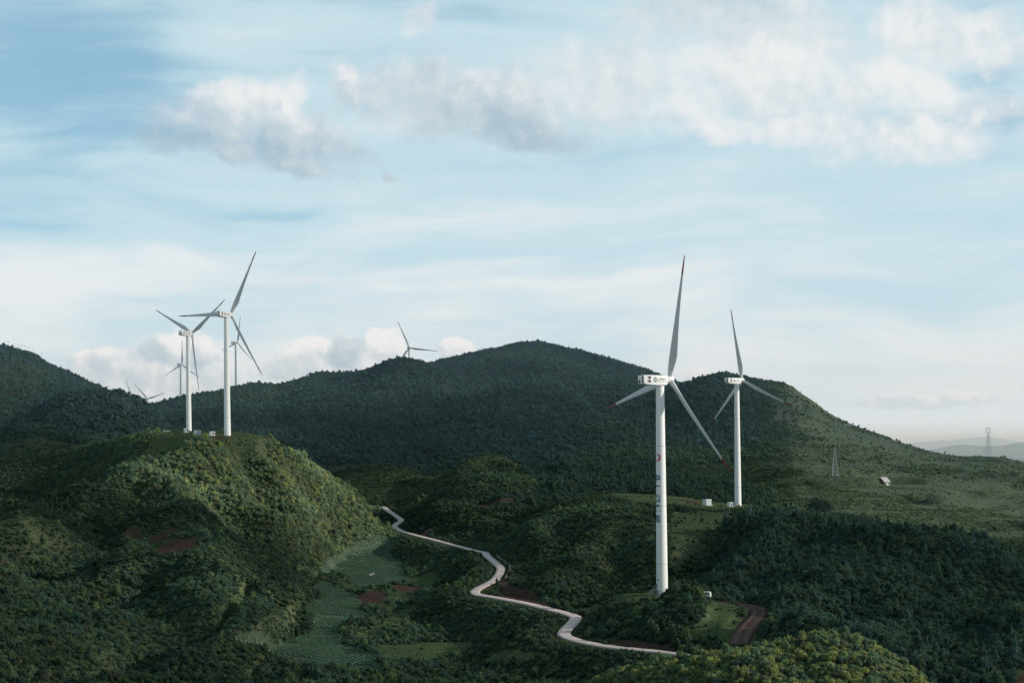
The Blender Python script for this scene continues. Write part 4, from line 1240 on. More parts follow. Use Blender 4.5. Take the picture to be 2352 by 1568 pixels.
    for y in (-0.52, 0.52):
        add_tube(bm, (2.75, y, 2.3), (5.3, y, 0.0), 0.07, 0.07, 6); add_tube(bm, (2.75, y, 3.35), (5.3, y, 1.05), 0.045, 0.045, 6); add_tube(bm, (2.1, y, 3.35), (2.75, y, 3.35), 0.045, 0.045, 6)
        for t in (0, .33, .66, 1): add_tube(bm, (2.75 + 2.55 * t, y, 2.3 - 2.3 * t), (2.75 + 2.55 * t, y, 3.35 - 2.3 * t), 0.035, 0.035, 6)
        add_tube(bm, (2.75, y, 0), (2.75, y, 2.3), 0.06, 0.06, 6)
    add_box(bm, 2.05, 2.8, -0.55, 0.55, 2.22, 2.30)
    M["stairs"] = bm_mesh("entrance_stairs", bm, STEEL)
    bm = bmesh.new(); add_box(bm, 2.0, 2.20, -0.48, 0.48, 2.3, 4.3, 0.04); M["door"] = bm_mesh("door", bm, paint("door_grey", (0.20, 0.24, 0.26), 0.5))
    bm = bmesh.new(); add_box(bm, 2.15, 3.1, 0.75, 1.9, 0.05, 2.0, 0.03); M["cabinet"] = bm_mesh("control_cabinet", bm, paint("cabinet_dark", (0.04, 0.055, 0.07), 0.5))
    return M
TM = make_meshes()

def part(name, me, parent): return link_mesh(name, me, parent)

def make_turbine(base, az, rot, label, detail=2, group="white three-bladed wind turbines on the hills"):
    """az: bearing the rotor looks to, clockwise from +Y; rot: first blade's lean from upright"""
    rz = math.pi / 2 - az
    t = empty("wind_turbine", tuple(base), rz)
    tag(t, label, "wind turbine", group)
    tw = part("tower", TM["tower"], t)
    if detail >= 1:
        part("flange_seam", TM["flange"], tw); part("foundation", TM["foundation"], t)
    n = part("nacelle", TM["nacelle"], t); n.location = (0, 0, HUBH)
    if detail >= 1:
        part("panel_seam", TM["seam"], n)
        for v in TM["vent"]: part("air_vent", v, n)
        part("wind_sensor_mast", TM["mast"], n)
        for m in TM["letters"]: part("lettering", m, n)
        for m in TM["badge"]: part("round_badge", m, n)
        for m in TM["slash"]: part("badge_stripe", m, n)
    hub = part("rotor_hub", TM["hub"], t)
    Rt = Matrix.Translation((0, 0, HUBH)) @ Matrix.Rotation(-TILT, 4, 'Y')
    hub.matrix_local = Rt
    for k in range(3):
        th = rot + k * 2 * math.pi / 3
        b = part("blade", TM["blade"], t)
        # clockwise lean seen from behind the rotor: towards -Y of the turbine
        b.matrix_local = Rt @ Matrix.Translation((HUBX - 0.0, 0, 0)) @ Matrix.Rotation(th, 4, 'X')
        part("red_tip", TM["tip"], b)
    return t, tw, rz

def px_turbine(px, py, d): return at(px, py, d)

near, near_tower, near_rz = make_turbine(PADS["near"], R(61), R(18.2), "largest and nearest white wind turbine, its tower lettered in blue down the side")
make_turbine(PADS["right"], R(58.8), R(-7.7), "white wind turbine on the grassy pad beside two white cabinets, right of the largest turbine")
make_turbine(PADS["left"], R(30), R(31.6), "taller of the two white wind turbines on the left hilltop, nearest its edge")
make_turbine(PADS["second"], R(34), R(57.7), "second white wind turbine on the left hilltop, behind and left of the taller one")
def far_turbine(hx, hy, d, az, rot, label):
    p = at(hx, hy, d); make_turbine((p.x, p.y, p.z - HUBH), az, rot, label, 1, "distant wind turbines rising behind the ridges")
far_turbine(414.5, 837, 2720, R(24), R(4.7), "small distant wind turbine with one blade upright, behind the second left turbine")
far_turbine(541, 787, 2465, R(38), R(15), "small distant wind turbine just right of the tall left tower, partly behind its blade")
far_turbine(939.5, 799, 2265, R(2), R(-23), "distant wind turbine peeping over the wooded spur in the middle, tower mostly hidden")
far_turbine(336, 916, 3050, R(22), R(-45), "far turbine with only two blades showing like a V above the left ridge")
far_turbine(303, 918, 3150, R(24), R(-22), "farthest turbine, only one thin blade tip showing above the left ridge")

# lettering on the near tower, facing a little left of the viewer
view = math.atan2(0 - PADS["near"].y, 0 - PADS["near"].x)
LET = view - 0.95 - near_rz
for ch, zc in (("中", 42.9), ("广", 39.2), ("核", 35.5), ("风", 31.8), ("电", 28.1)):
    bm = bm_text(ch, 3.1, 0.11); wrap(bm, LET, zc); from_bm("lettering", bm, BLUEINK, near_tower)
bm = bmesh.new(); ring_figure(bm, 1.35, 1.45, 0.12, 0.5, R(-120), R(130), 48, 0.25, 0, R(-20)); ring_figure(bm, 0.85, 1.0, 0.1, 0.42, R(80), R(300), 40, -0.75, -0.1, R(-10))
wrap(bm, LET, 50.7); from_bm("swirl_emblem", bm, REDINK, near_tower)
bm = bm_text("54", 1.1, 0.03); wrap(bm, view - 0.80 - near_rz, 5.7); from_bm("lettering", bm, BLUEINK, near_tower)
for k, (zz_, s_) in enumerate(((7.2, .42), (4.3, .42), (3.6, .42))):
    bm = bmesh.new(); add_box(bm, -s_ / 2, s_ / 2, -s_ / 2, s_ / 2, -0.01, 0.01)
    wrap(bm, view - 0.92 - near_rz, zz_, 0.02); from_bm("warning_mark", bm, BLUEINK, near_tower)
for nm, me in (("entrance_stairs", TM["stairs"]), ("door", TM["door"]), ("control_cabinet", TM["cabinet"])):
    o = part(nm, me, near); o.rotation_euler = (0, 0, view - 1.25 - near_rz)
# ------------------------------------------------------------------ small things on the ground
BOXW = paint("cabinet_white", (0.66, 0.68, 0.69), 0.5, 0.06, 1.2, 0.2)
BOXG = paint("cabinet_grey", (0.42, 0.47, 0.50), 0.5, 0.08, 1.2)
ROOFW = paint("sheet_roof", (0.46, 0.46, 0.46), 0.6, 0.2, 1.0, 0.2)
def cabinet(px, py, w, dpt, h, rz, label, awning=False, group="white transformer cabinets beside the turbines"):
    p = ground_at(px, py, 700)
    t = empty("transformer_cabinet", tuple(p), rz); tag(t, label, "cabinet", group)
    bm = bmesh.new(); add_box(bm, -w / 2 - .6, w / 2 + .6, -dpt / 2 - .6, dpt / 2 + .6, -1.0, 0.25, 0.03); from_bm("plinth", bm, CONC, t)
    bm = bmesh.new(); add_box(bm, -w / 2, w / 2, -dpt / 2, dpt / 2, 0.25, h, 0.04); body = from_bm("body", bm, BOXW, t)
    bm = bmesh.new(); add_box(bm, -w / 2 - .18, w / 2 + .18, -dpt / 2 - .18, dpt / 2 + .18, h + .002, h + .2, 0.05); from_bm("roof", bm, BOXW, t)
    for k in (-1, 1):
        bm = bmesh.new(); add_box(bm, k * w / 4 - w / 4 + .08, k * w / 4 + w / 4 - .08, -dpt / 2 - .05, -dpt / 2 + .01, 0.45, h - .2, 0.01); dr = from_bm("door", bm, BOXG, body)
    bm = bmesh.new()
    for z in np.linspace(0.6, h - 0.4, 6): add_box(bm, w / 2 - .01, w / 2 + .04, -dpt * .3, dpt * .3, z, z + .12)
    from_bm("louvre_panel", bm, BOXG, body)
    if awning:
        bm = bmesh.new(); add_box(bm, w * .02, w * .25, -dpt / 2 - .07, -dpt / 2 + .0, 0.5, h - .35); from_bm("doorway", bm, DARK, body)
        bm = bmesh.new(); add_box(bm, -.1 * w, w * .36, -dpt / 2 - .9, -dpt / 2 - .02, h - .45, h - .33); from_bm("canopy", bm, BOXW, body)
    return t
cabinet(1624, 1160, 4.6, 3.2, 3.6, R(38), "larger white cabinet on the right turbine's grass pad, standing apart at the left")
cabinet(1677, 1163, 2.7, 2.4, 2.6, R(30), "small white cabinet with an open doorway, close to the foot of the right turbine", True)
cabinet(454, 998, 3.4, 3.2, 2.9, R(42), "white cabinet in the middle of the left hilltop, between the two towers")
cabinet(487, 1000.4, 3.0, 2.6, 2.6, R(34), "white cabinet with dark doorway nearest the tall left tower", True)
cabinet(428, 993.0, 2.9, 2.6, 2.8, R(34), "white cabinet at the foot of the second left turbine's tower", True)
cabinet(382, 993.5, 4.4, 2.6, 1.5, R(10), "low white cabinet half hidden behind the reddish bank, leftmost on the left hilltop")

# lattice pylons
PYL = paint("pylon_steel", (0.50, 0.56, 0.58), 0.5, 0.15, 1)
def lattice(bm, z0, z1, w0, w1, bays, r=0.13, rb=0.07):
    def c(z, k):
        w = w0 + (w1 - w0) * (z - z0) / (z1 - z0); s = ((-1, -1), (1, -1), (1, 1), (-1, 1))[k]
        return Vector((s[0] * w, s[1] * w, z))
    for k in range(4): add_tube(bm, c(z0, k), c(z1, k), r, r * .8, 5)
    zs = [z0 + (z1 - z0) * (1 - (1 - i / bays) ** 1.25) for i in range(bays + 1)]
    for a, b in zip(zs[:-1], zs[1:]):
        for k in range(4):
            j = (k + 1) % 4
            add_tube(bm, c(a, k), c(b, j), rb, rb, 4); add_tube(bm, c(a, j), c(b, k), rb, rb, 4); add_tube(bm, c(b, k), c(b, j), rb, rb, 4)
def pylon(base, h, label, kind, rz):
    t = empty("pylon", tuple(base), rz); tag(t, label, "pylon", "steel lattice pylons on the right slope")
    if kind == 0:      # cup-shaped head
        bm = bmesh.new(); lattice(bm, -1, h * .74, h * .105, h * .022, 9); from_bm("lattice_body", bm, PYL, t)
        bm = bmesh.new()
        for s in (-1, 1):
            for y in (-.5, .5):
                add_tube(bm, (0, y, h * .74), (s * h * .075, y, h * .84), .12, .12, 5); add_tube(bm, (s * h * .075, y, h * .84), (s * h * .06, y, h * .97), .12, .12, 5)
                add_tube(bm, (s * h * .02, y, h * .74), (s * h * .075, y, h * .82), .08, .08, 5); add_tube(bm, (0, y, h * .80), (s * h * .07, y, h * .86), .08, .08, 5)
                add_tube(bm, (s * h * .06, y, h * .97), (s * h * .085, y, h), .08, .08, 5)
        add_box(bm, -h * .08, h * .08, -.5, .5, h * .955, h * .975)
        from_bm("cross_arm", bm, PYL, t)
        for x, z in ((-.1, .80), (.1, .80), (0, .92)):
            bm = bmesh.new(); add_tube(bm, (x * h, 0, z * h + 1.0), (x * h, 0, z * h - 1.2), .16, .16, 6); from_bm("insulator", bm, STEEL, t)
        bm = bmesh.new()
        for s in (-1, 1): add_tube(bm, (s * h * .07, 0, h * .84), (s * h * .105, 0, h * .835), .1, .1, 5)
        from_bm("side_arm", bm, PYL, t)
    else:              # T-shaped head with two arms
        bm = bmesh.new(); lattice(bm, -1, h, h * .105, h * .02, 10); from_bm("lattice_body", bm, PYL, t)
        for z, w in ((h * .985, h * .13), (h * .78, h * .17)):
            bm = bmesh.new()
            for y in (-.4, .4):
                add_tube(bm, (-w, 0, z), (w, 0, z), .1, .1, 5); add_tube(bm, (-w, 0, z), (0, y, z + 1.2), .07, .07, 5); add_tube(bm, (w, 0, z), (0, y, z + 1.2), .07, .07, 5)
            arm = from_bm("cross_arm", bm, PYL, t)
            for s in (-1, 1):
                bm = bmesh.new(); add_tube(bm, (s * w * .95, 0, z), (s * w * .95, 0, z - 1.6), .14, .14, 6); from_bm("insulator", bm, STEEL, arm)
    return t
pb1 = ground_at(2270, 1045, 1600); 
if pb1 is None: pb1 = at(2270, 1044, 1735)
H1 = 63 / F * pb1.y
pylon(pb1, H1, "tall lattice pylon with a cup-shaped head on the skyline at the far right", 0, R(15))
pb2 = ground_at(1918, 1095, 900); H2 = 66 / F * pb2.y
pylon(pb2, H2, "lattice pylon with two flat arms standing low on the grassy right slope", 1, R(-10))
WIRE = paint("wire", (0.30, 0.34, 0.36), 0.6)
for k, (x, z) in enumerate(((-.1, .78), (0, .90), (.1, .78))):
    a = pb1 + Vector((x * H1, 0, z * H1)); 
    t = empty("power_line", tuple(a)); tag(t, "thin overhead wire strung from the skyline pylon over the slope", "power line", "wires of the skyline pylon")
    for dst in (Vector((-420, 140, -34)), Vector((380, 90, -40))):
        bm = bmesh.new(); prev = Vector((0, 0, 0))
        for i in range(1, 25):
            u = i / 24; q = dst * u + Vector((0, 0, -30 * u * (1 - u))); add_tube(bm, prev, q, .035, .035, 4, False); prev = q
        from_bm("wire_span", bm, WIRE, t)

# shed with a pale sheet roof on the right slope
p = ground_at(2034, 1112, 900)
t = empty("shed", tuple(p), R(26)); tag(t, "open shed with a pale sloping sheet roof alone on the right grass slope", "shed")
sc_ = p.y / F * 30
L_, W_ = sc_ * .31, sc_ * .23
bm = bmesh.new(); vs = [bm.verts.new(c_) for c_ in ((-L_, -W_, 2.3), (L_, -W_, 2.3), (L_, W_, 6.4), (-L_, W_, 6.4), (-L_, -W_, 2.45), (L_, -W_, 2.45), (L_, W_, 6.55), (-L_, W_, 6.55))]
for f_ in ((0, 3, 2, 1), (4, 5, 6, 7), (0, 1, 5, 4), (1, 2, 6, 5), (2, 3, 7, 6), (3, 0, 4, 7)): bm.faces.new([vs[i] for i in f_])
from_bm("roof", bm, ROOFW, t)
bm = bmesh.new(); add_box(bm, -L_ * .9, L_ * .9, W_ * .8, W_ * .86, -1.5, 5.7); add_box(bm, -L_ * .9, -L_ * .86, -W_ * .85, W_ * .79, -1.5, 2.4); from_bm("wall", bm, paint("shed_wall", (.18, .15, .13), .8), t)
for x in (-.85, -.3, .3, .85):
    bm = bmesh.new(); add_tube(bm, (x * L_, -W_ * .9, -1.5), (x * L_, -W_ * .9, 2.35), .12, .12, 8); from_bm("post", bm, paint("post_pale", (.5, .48, .45), .8), t)
bm = bmesh.new(); add_box(bm, -.1 * L_, .5 * L_, -W_ * .82, -W_ * .7, -1, 1.3); from_bm("panel", bm, BOXW, t)

# low pale roofed building by the red bank on the right shoulder
p = ground_at(1948, 979, 1400)
t = empty("farm_building", tuple(p), R(-14)); tag(t, "long low pale roofed building beside bare red soil below the right skyline", "building")
bm = bmesh.new(); add_box(bm, -6.5, 6.5, -2, 2, -2, 1.2); from_bm("wall", bm, paint("barn_wall", (.28, .25, .23), .8), t)
bm = bmesh.new(); vs = [bm.verts.new(c_) for c_ in ((-7, -2.6, 1.3), (7, -2.6, 1.3), (7, 0, 2.5), (-7, 0, 2.5), (7, 2.6, 1.3), (-7, 2.6, 1.3))]
bm.faces.new(vs[:4]); bm.faces.new([vs[3], vs[2], vs[4], vs[5]]); bm.faces.new([vs[1], vs[4], vs[2]]); bm.faces.new([vs[0], vs[3], vs[5]])
from_bm("roof", bm, ROOFW, t)

# white van behind the mound
p = ground_at(1617, 1372, 440)
if p is None or p.y > 560: p = at(1617, 1378, 505); p.z = float(gz(p.x, p.y))
VANZ = 1.0
t = empty("van", (p.x, p.y, p.z), R(158)); tag(t, "white van parked on the pad, half hidden behind the bushes of the mound", "van")
bm = bmesh.new()
prof = [(-2.3, .35), (-2.35, 1.1), (-2.2, 1.95), (-1.9, 2.05), (0.9, 2.05), (1.35, 1.9), (1.95, 1.2), (2.45, .95), (2.5, .35)]
A = [bm.verts.new((x, -.88 * (.9 if z > 1.3 else 1), z)) for x, z in prof]; B = [bm.verts.new((x, .88 * (.9 if z > 1.3 else 1), z)) for x, z in prof]
for i in range(len(prof)): j = (i + 1) % len(prof); bm.faces.new((A[i], A[j], B[j], B[i]))
bm.faces.new(A[::-1]); bm.faces.new(B); bmesh.ops.recalc_face_normals(bm, faces=bm.faces)
bmesh.ops.bevel(bm, geom=bm.edges[:], offset=.08, segments=2, affect='EDGES', profile=.5)
from_bm("body", bm, paint("van_white", (.74, .75, .75), .3), t)
GL = paint("van_glass", (.015, .02, .024), .12)
for y in (-1, 1):
    for x0, x1 in ((-1.9, -.7), (-.55, .4), (.5, 1.3)):
        bm = bmesh.new(); add_box(bm, x0, x1, min(y * .79, y * .86), max(y * .79, y * .86), 1.32, 1.8, .01)
        from_bm("window", bm, GL, t)
for x in (-1.55, 1.6):
    for y in (-.8, .8):
        bm = bmesh.new(); add_tube(bm, (x, y - .11, .33), (x, y + .11, .33), .33, .33, 20); wh = from_bm("wheel", bm, paint("tyre", (.02, .02, .02), .8), t)
        bm = bmesh.new(); add_tube(bm, (x, y - .125, .33), (x, y + .125, .33), .18, .18, 14); from_bm("rim", bm, STEEL, wh)
bm = bmesh.new(); bm.faces.new([bm.verts.new(c_) for c_ in ((1.40, -.7, 1.86), (1.97, -.74, 1.26), (1.97, .74, 1.26), (1.40, .7, 1.86))])
for v in bm.verts: v.co += Vector((.03, 0, .03))
from_bm("windscreen", bm, GL, t)
for y in (-.62, .62):
    bm = bmesh.new(); add_box(bm, 2.42, 2.53, y - .18, y + .18, .68, .88, .02); from_bm("headlight", bm, paint("lamp_glass", (.6, .6, .58), .2), t)

# teal road sign by the branch track
p = ground_at(968, 1222, 700)
t = empty("road_sign", tuple(p), R(20)); tag(t, "small teal sign on two posts beside the branching dirt track", "sign")
bm = bmesh.new(); add_box(bm, -.9, .9, -.04, .04, 2.1, 3.2, .01); from_bm("sign_panel", bm, paint("sign_teal", (.045, .24, .27), .5), t)
for x in (-.5, .5):
    bm = bmesh.new(); add_tube(bm, (x, .08, -.4), (x, .08, 3.0), .06, .06, 8); from_bm("post", bm, STEEL, t)

# low masonry wall with posts around the outside of the road bend
i0 = int(np.argmin(np.hypot(ROAD[:, 0] - at(1125, 1280, 765).x, ROAD[:, 1] - 765))); i1 = int(np.argmin(np.abs(ROAD[:, 1] - 655)))
seg = ROAD[i0:i1]
tg = np.gradient(seg[:, :2], axis=0); tg /= np.linalg.norm(tg, axis=1)[:, None]
nr_ = np.stack([-tg[:, 1], tg[:, 0]], 1)
sgn = 1 if nr_[len(nr_) // 2, 0] > 0 else -1
wp = seg[:, :2] + nr_ * sgn * 4.6
t = empty("retaining_wall", (float(wp[0, 0]), float(wp[0, 1]), float(gz(wp[0, 0], wp[0, 1])))); tag(t, "low grey stone wall along the outer side of the road's bend", "wall")
org = Vector(t.location)
bm = bmesh.new(); 
sec = []
for k in range(len(wp)):
    z = float(gz(wp[k, 0], wp[k, 1])); n_ = nr_[k] * sgn
    h_ = 1.15 + .25 * math.sin(k * 1.7)
    sec.append([bm.verts.new((wp[k, 0] + n_[0] * o - org.x, wp[k, 1] + n_[1] * o - org.y, z + hh - org.z)) for o, hh in ((-.3, -.5), (-.22, h_), (.22, h_), (.3, -.5))])
for a, b in zip(sec[:-1], sec[1:]):
    for i in range(3): bm.faces.new((a[i], a[i + 1], b[i + 1], b[i]))
bm.faces.new(sec[0]); bm.faces.new(sec[-1][::-1]); bmesh.ops.recalc_face_normals(bm, faces=bm.faces)
from_bm("wall_face", bm, paint("wall_stone", (.17, .16, .15), .9, .4, 1.2), t)
for k in range(0, len(wp), 4):
    z = float(gz(wp[k, 0], wp[k, 1])); bm = bmesh.new()
    add_box(bm, wp[k, 0] - org.x - .3, wp[k, 0] - org.x + .3, wp[k, 1] - org.y - .3, wp[k, 1] - org.y + .3, z - org.z - .3, z - org.z + 1.75, .05)
    from_bm("pillar", bm, paint("pillar_stone", (.26, .24, .22), .9, .3, 1.2), t)

# boulders by the ploughed field, rubble at the wall
ROCKM = paint("pale_rock", (.40, .37, .34), .9, .3, .8)
def boulder(p, r_, seed, label, group=None):
    rr = np.random.default_rng(seed); bm = bmesh.new(); bmesh.ops.create_icosphere(bm, subdivisions=3, radius=1)
    ax = rr.uniform(.6, 1.2, 3)
    for v in bm.verts:
        q = np.array(v.co[:]); k = 1 + .25 * float(gnoise(np.array([q[0] * 1.7 + seed]), np.array([q[1] * 1.7 + q[2] * 2.1]), seed)[0])
        v.co = Vector(tuple(np.sign(q) * np.abs(q) ** .85 * ax * r_ * k))
    o = from_bm("boulder", bm, ROCKM, None); o.location = tuple(p + Vector((0, 0, r_ * .25))); o.rotation_euler = (rr.uniform(-.3, .3), rr.uniform(-.3, .3), rr.uniform(0, 6))
    tag(o, label, "boulder", group); return o
for k, (px, py, r_, lb) in enumerate(((850, 1322, 1.3, "larger pale boulder in the dark hollow of the upper crop field"), (856, 1319, .9, "smaller pale boulder at the right of the dark hollow in the crop field"))):
    p = ground_at(px, py, 500)
    if p: boulder(p, r_, 20 + k, lb)

# tiny posts along the crest of the far left hill
for k, (px, py) in enumerate(((14, 797), (20, 799), (33, 801), (43, 802), (51, 804), (57, 805), (67, 807), (77, 809), (96, 813))):
    tx, tz = sight(px, py); c0 = int(round(float(col_of(tx)))); rr_ = int(np.argmax(np.where(DR > 1900, ELEV[:, c0], -9)))
    x_, y_ = float(tx) * DR[rr_], float(DR[rr_]); z_ = float(gz(x_, y_))
    o = empty("post", (x_, y_, z_)); tag(o, "tiny pale post on the bare crest of the far left hill", "post", "tiny posts along the far left crest")
    bm = bmesh.new(); add_tube(bm, (0, 0, -1), (0, 0, 9.0), .16, .12, 6); from_bm("pole", bm, BOXW, o)
    bm = bmesh.new(); add_box(bm, -.9, .9, -.5, .5, 9.0, 10.0, .1); from_bm("head", bm, BOXW, o)
# ------------------------------------------------------------------ daylight
SUN_AZ, SUN_EL = R(101), R(17)          # clockwise from +Y
w = bpy.data.worlds.new("World"); S.world = w; w.use_nodes = True
w.cycles.sampling_method = 'MANUAL'; w.cycles.sample_map_resolution = 384
w.node_tree.nodes.clear(); g = N(w.node_tree)
wo = g.node("ShaderNodeOutputWorld")
sky = g.node("ShaderNodeTexSky", sky_type='NISHITA'); sky.sun_disc = False
sky.sun_elevation = SUN_EL; sky.sun_rotation = SUN_AZ
sky.altitude = 1800; sky.air_density = 1.0; sky.dust_density = 0.3; sky.ozone_density = 1.5
b_clear = g.node("ShaderNodeBackground"); g.nt.links.new(sky.outputs[0], b_clear.inputs[0]); b_clear.inputs[1].default_value = 0.15

# bearing and altitude of the sky direction, in thousandths of the survey scale
gen = g.node("ShaderNodeTexCoord").outputs["Generated"]
dx, dy, dz = g.sep(gen)
azm = g.math('ARCTAN2', dx, dy)
alt = g.math('ARCSINE', dz)
q = g.math('MULTIPLY_ADD', azm, F / 1000, CX / 1000)
yy = g.math('MULTIPLY_ADD', alt, -F / 1000, HY / 1000)
P = g.comb(q, yy, 0.0)
def where(px, py):
    tx, tz = sight(px, py); a = math.atan(float(tx)); e = math.atan(float(tz) * math.cos(a))
    return a * F / 1000 + CX / 1000, HY / 1000 - e * F / 1000

def blob(vec, px, py, rx, ry, ang=0.0):
    """1 in the middle of an ellipse, falling through 0 at its rim"""
    cx_, cy_ = where(px, py)
    m = g.node("ShaderNodeMapping", vector_type='TEXTURE')
    m.inputs["Location"].default_value = (cx_, cy_, 0); m.inputs["Rotation"].default_value = (0, 0, R(ang)); m.inputs["Scale"].default_value = (rx / 1000, ry / 1000, 1)
    g.put(m.inputs["Vector"], vec)
    o = m.outputs[0]
    return g.math('SUBTRACT', 1.0, g.vmath('DOT_PRODUCT', o, o)), g.sep(o)[1]

# ---- high thin veil: long streaks
tilt = g.node("ShaderNodeMapping"); g.put(tilt.inputs["Vector"], P); tilt.inputs["Rotation"].default_value = (0, 0, R(3.0)); tilt.inputs["Scale"].default_value = (1.0, 4.6, 1)
wv = g.node("ShaderNodeTexNoise"); g.put(wv.inputs["Vector"], P); wv.inputs["Scale"].default_value = 2.2; wv.inputs["Detail"].default_value = 2; wv.noise_dimensions = '2D'
warp = g.vmath('MULTIPLY', g.vmath('SUBTRACT', wv.outputs[1], (0.5, 0.5, 0.5)), (0.30, 0.42, 0.0))
sp = g.vmath('ADD', tilt.outputs[0], warp)
s1 = g.noise(sp, 1.5, 5, 0.48, dim='2D'); s2 = g.noise(g.vmath('MULTIPLY', sp, (0.6, 1.5, 1.0)), 3.6, 4, 0.5, dim='2D')
streak = g.math('MULTIPLY_ADD', s2, 0.26, g.math('MULTIPLY', s1, 0.86))
ws = g.vmath('ADD', P, g.vmath('MULTIPLY', g.vmath('SUBTRACT', wv.outputs[1], (0.5, 0.5, 0.5)), (0.22, 0.12, 0)))
cov = 0.60
for (px, py, rx, ry, ang, wgt) in ((-260, 200, 740, 400, 0, -0.52), (650, -100, 1000, 220, 0, -0.16), (60, 500, 460, 90, 3, 0.10), (1000, 20, 330, 70, 0, -0.12), (1880, 415, 520, 70, -2, -0.16), (620, 470, 220, 24, 3, -0.12), (2330, 200, 160, 140, 0, -0.22),
                                   (2250, 640, 420, 60, -2, -0.12), (150, 480, 330, 44, 4, 0.02), (1450, 600, 330, 36, -3, -0.16), (1900, 560, 300, 40, 0, -0.1), (180, 650, 700, 95, 2, 0.36), (1150, 500, 480, 75, 0, 0.28), (1250, 650, 520, 90, -2, 0.28), (700, 590, 420, 60, 0, 0.14), (2000, 800, 900, 170, 0, 0.18), (500, 410, 340, 60, 0, 0.12)):
    e, _ = blob(ws, px, py, rx, ry, ang)
    cov = g.math('MULTIPLY_ADD', g.math('MAXIMUM', e, 0.0), wgt, cov)
low = g.smooth(yy, 0.55, 1.0, 0.0, 0.26)
cov = g.math('ADD', cov, low)
veil = g.math('ADD', cov, g.math('MULTIPLY', g.math('SUBTRACT', streak, 0.56), 1.40))
veil_a = g.smooth(veil, -0.05, 0.60, 0.66, 0.985)
veil_c = g.mix(g.smooth(veil, 0.50, 1.10), (0.560, 0.735, 0.810, 1), (0.800, 0.848, 0.862, 1))
veil_c = g.mix(g.smooth(veil, -0.05, 0.50), (0.30, 0.56, 0.69, 1), veil_c)

veil_c = g.mix(g.smooth(yy, 0.72, 1.0, 0.0, 0.75), veil_c, (0.785, 0.855, 0.885, 1))

# ---- heaped clouds
wc = g.node("ShaderNodeTexNoise"); g.put(wc.inputs["Vector"], P); wc.noise_dimensions = '2D'; wc.inputs["Scale"].default_value = 5.0; wc.inputs["Detail"].default_value = 5; wc.inputs["Roughness"].default_value = 0.6
cw = g.vmath('ADD', P, g.vmath('MULTIPLY', g.vmath('SUBTRACT', wc.outputs[1], (0.5, 0.5, 0.5)), (0.20, 0.13, 0)))
wf = g.node("ShaderNodeTexNoise"); g.put(wf.inputs["Vector"], P); wf.noise_dimensions = '2D'; wf.inputs["Scale"].default_value = 18; wf.inputs["Detail"].default_value = 4; wf.inputs["Roughness"].default_value = 0.6
cf = g.vmath('ADD', P, g.vmath('MULTIPLY', g.vmath('SUBTRACT', wf.outputs[1], (0.5, 0.5, 0.5)), (0.050, 0.046, 0)))
def billow(vec, scale):
    return g.noise(vec, scale, 6, 0.58, dim='2D')
LIT = (0.020, -0.016, 0.0)
def bank(blobs, vec, scale, amp, lo, hi, soft=0.4, grow=1.0, rel=1.5):
    E = T = None
    for (px, py, rx, ry, ang, tone, vt) in blobs:
        e, v = blob(vec, px, py, rx * grow, ry * grow, ang)
        t = g.math('MULTIPLY_ADD', v, -vt, tone)
        if E is None: E, T = e, t
        else:
            f = g.smooth(g.math('SUBTRACT', e, E), -soft, soft)
            mt = g.node("ShaderNodeMix", data_type='FLOAT'); g.put(mt.inputs[0], f); g.put(mt.inputs[2], T); g.put(mt.inputs[3], t)
            T = mt.outputs[0]
            E = g.math('SMOOTH_MAX', e, E, 0.12)
    n0 = billow(P, scale); n1_ = billow(g.vmath('ADD', P, LIT), scale)
    Dn = g.math('MULTIPLY_ADD', g.math('SUBTRACT', n0, 0.5), amp, g.math('MAXIMUM', E, -2.0))
    a = g.smooth(Dn, lo, hi)
    relief = g.math('MULTIPLY', g.math('SUBTRACT', n0, n1_), rel)
    shade = g.math('ADD', T, relief)
    return a, shade, Dn

upper = [  # px, py, rx, ry, turn, tone, top-to-bottom fall
    (560, 290, 210, 72, 4, 0.42, 0.48), (600, 232, 110, 66, 0, 0.86, 0.30), (505, 250, 80, 56, 0, 0.70, 0.42), (655, 235, 62, 62, 0, 0.98, 0.22), (415, 318, 85, 44, 0, 0.12, 0.25), (730, 330, 120, 62, 12, 0.40, 0.36), (690, 388, 130, 34, 8, 0.38, 0.15),
    (800, 205, 55, 70, -10, 0.72, 0.2), (790, 352, 90, 32, 8, 0.42, 0.2), (600, 345, 200, 40, 4, 0.30, 0.2), (1060, 240, 250, 92, 5, 0.48, 0.30), (1180, 308, 170, 52, 6, 0.22, 0.18), (905, 398, 34, 16, 14, 0.3, 0.1), (960, 190, 120, 60, 0, 0.55, 0.2)]
right = [
    (1590, 235, 130, 85, 10, 0.95, 0.05), (1740, 160, 210, 95, 8, 0.82, 0.05), (1680, 290, 160, 50, 10, 0.98, 0.0), (1870, 300, 160, 52, 8, 0.95, 0.0), (1780, 215, 140, 60, 0, 0.72, 0.1), (2060, 200, 100, 60, 12, 1.0, 0.10), (1930, 215, 110, 70, 0, 0.80, 0.05), (2170, 225, 120, 48, 12, 0.98, 0.1),
    (2275, 245, 75, 62, -8, 1.0, 0.1), (2080, 320, 260, 56, 0, 0.88, 0.0), (1650, 45, 250, 75, 6, 0.36, -0.35), (1420, 175, 180, 110, 0, 0.55, 0.1), (1860, 70, 110, 90, 30, 0.62, 0.1), (2150, 75, 150, 80, 10, 0.80, 0.1), (2300, 130, 70, 40, 20, 0.8, 0.1), (975, 55, 68, 34, 0, 0.75, 0.1)]
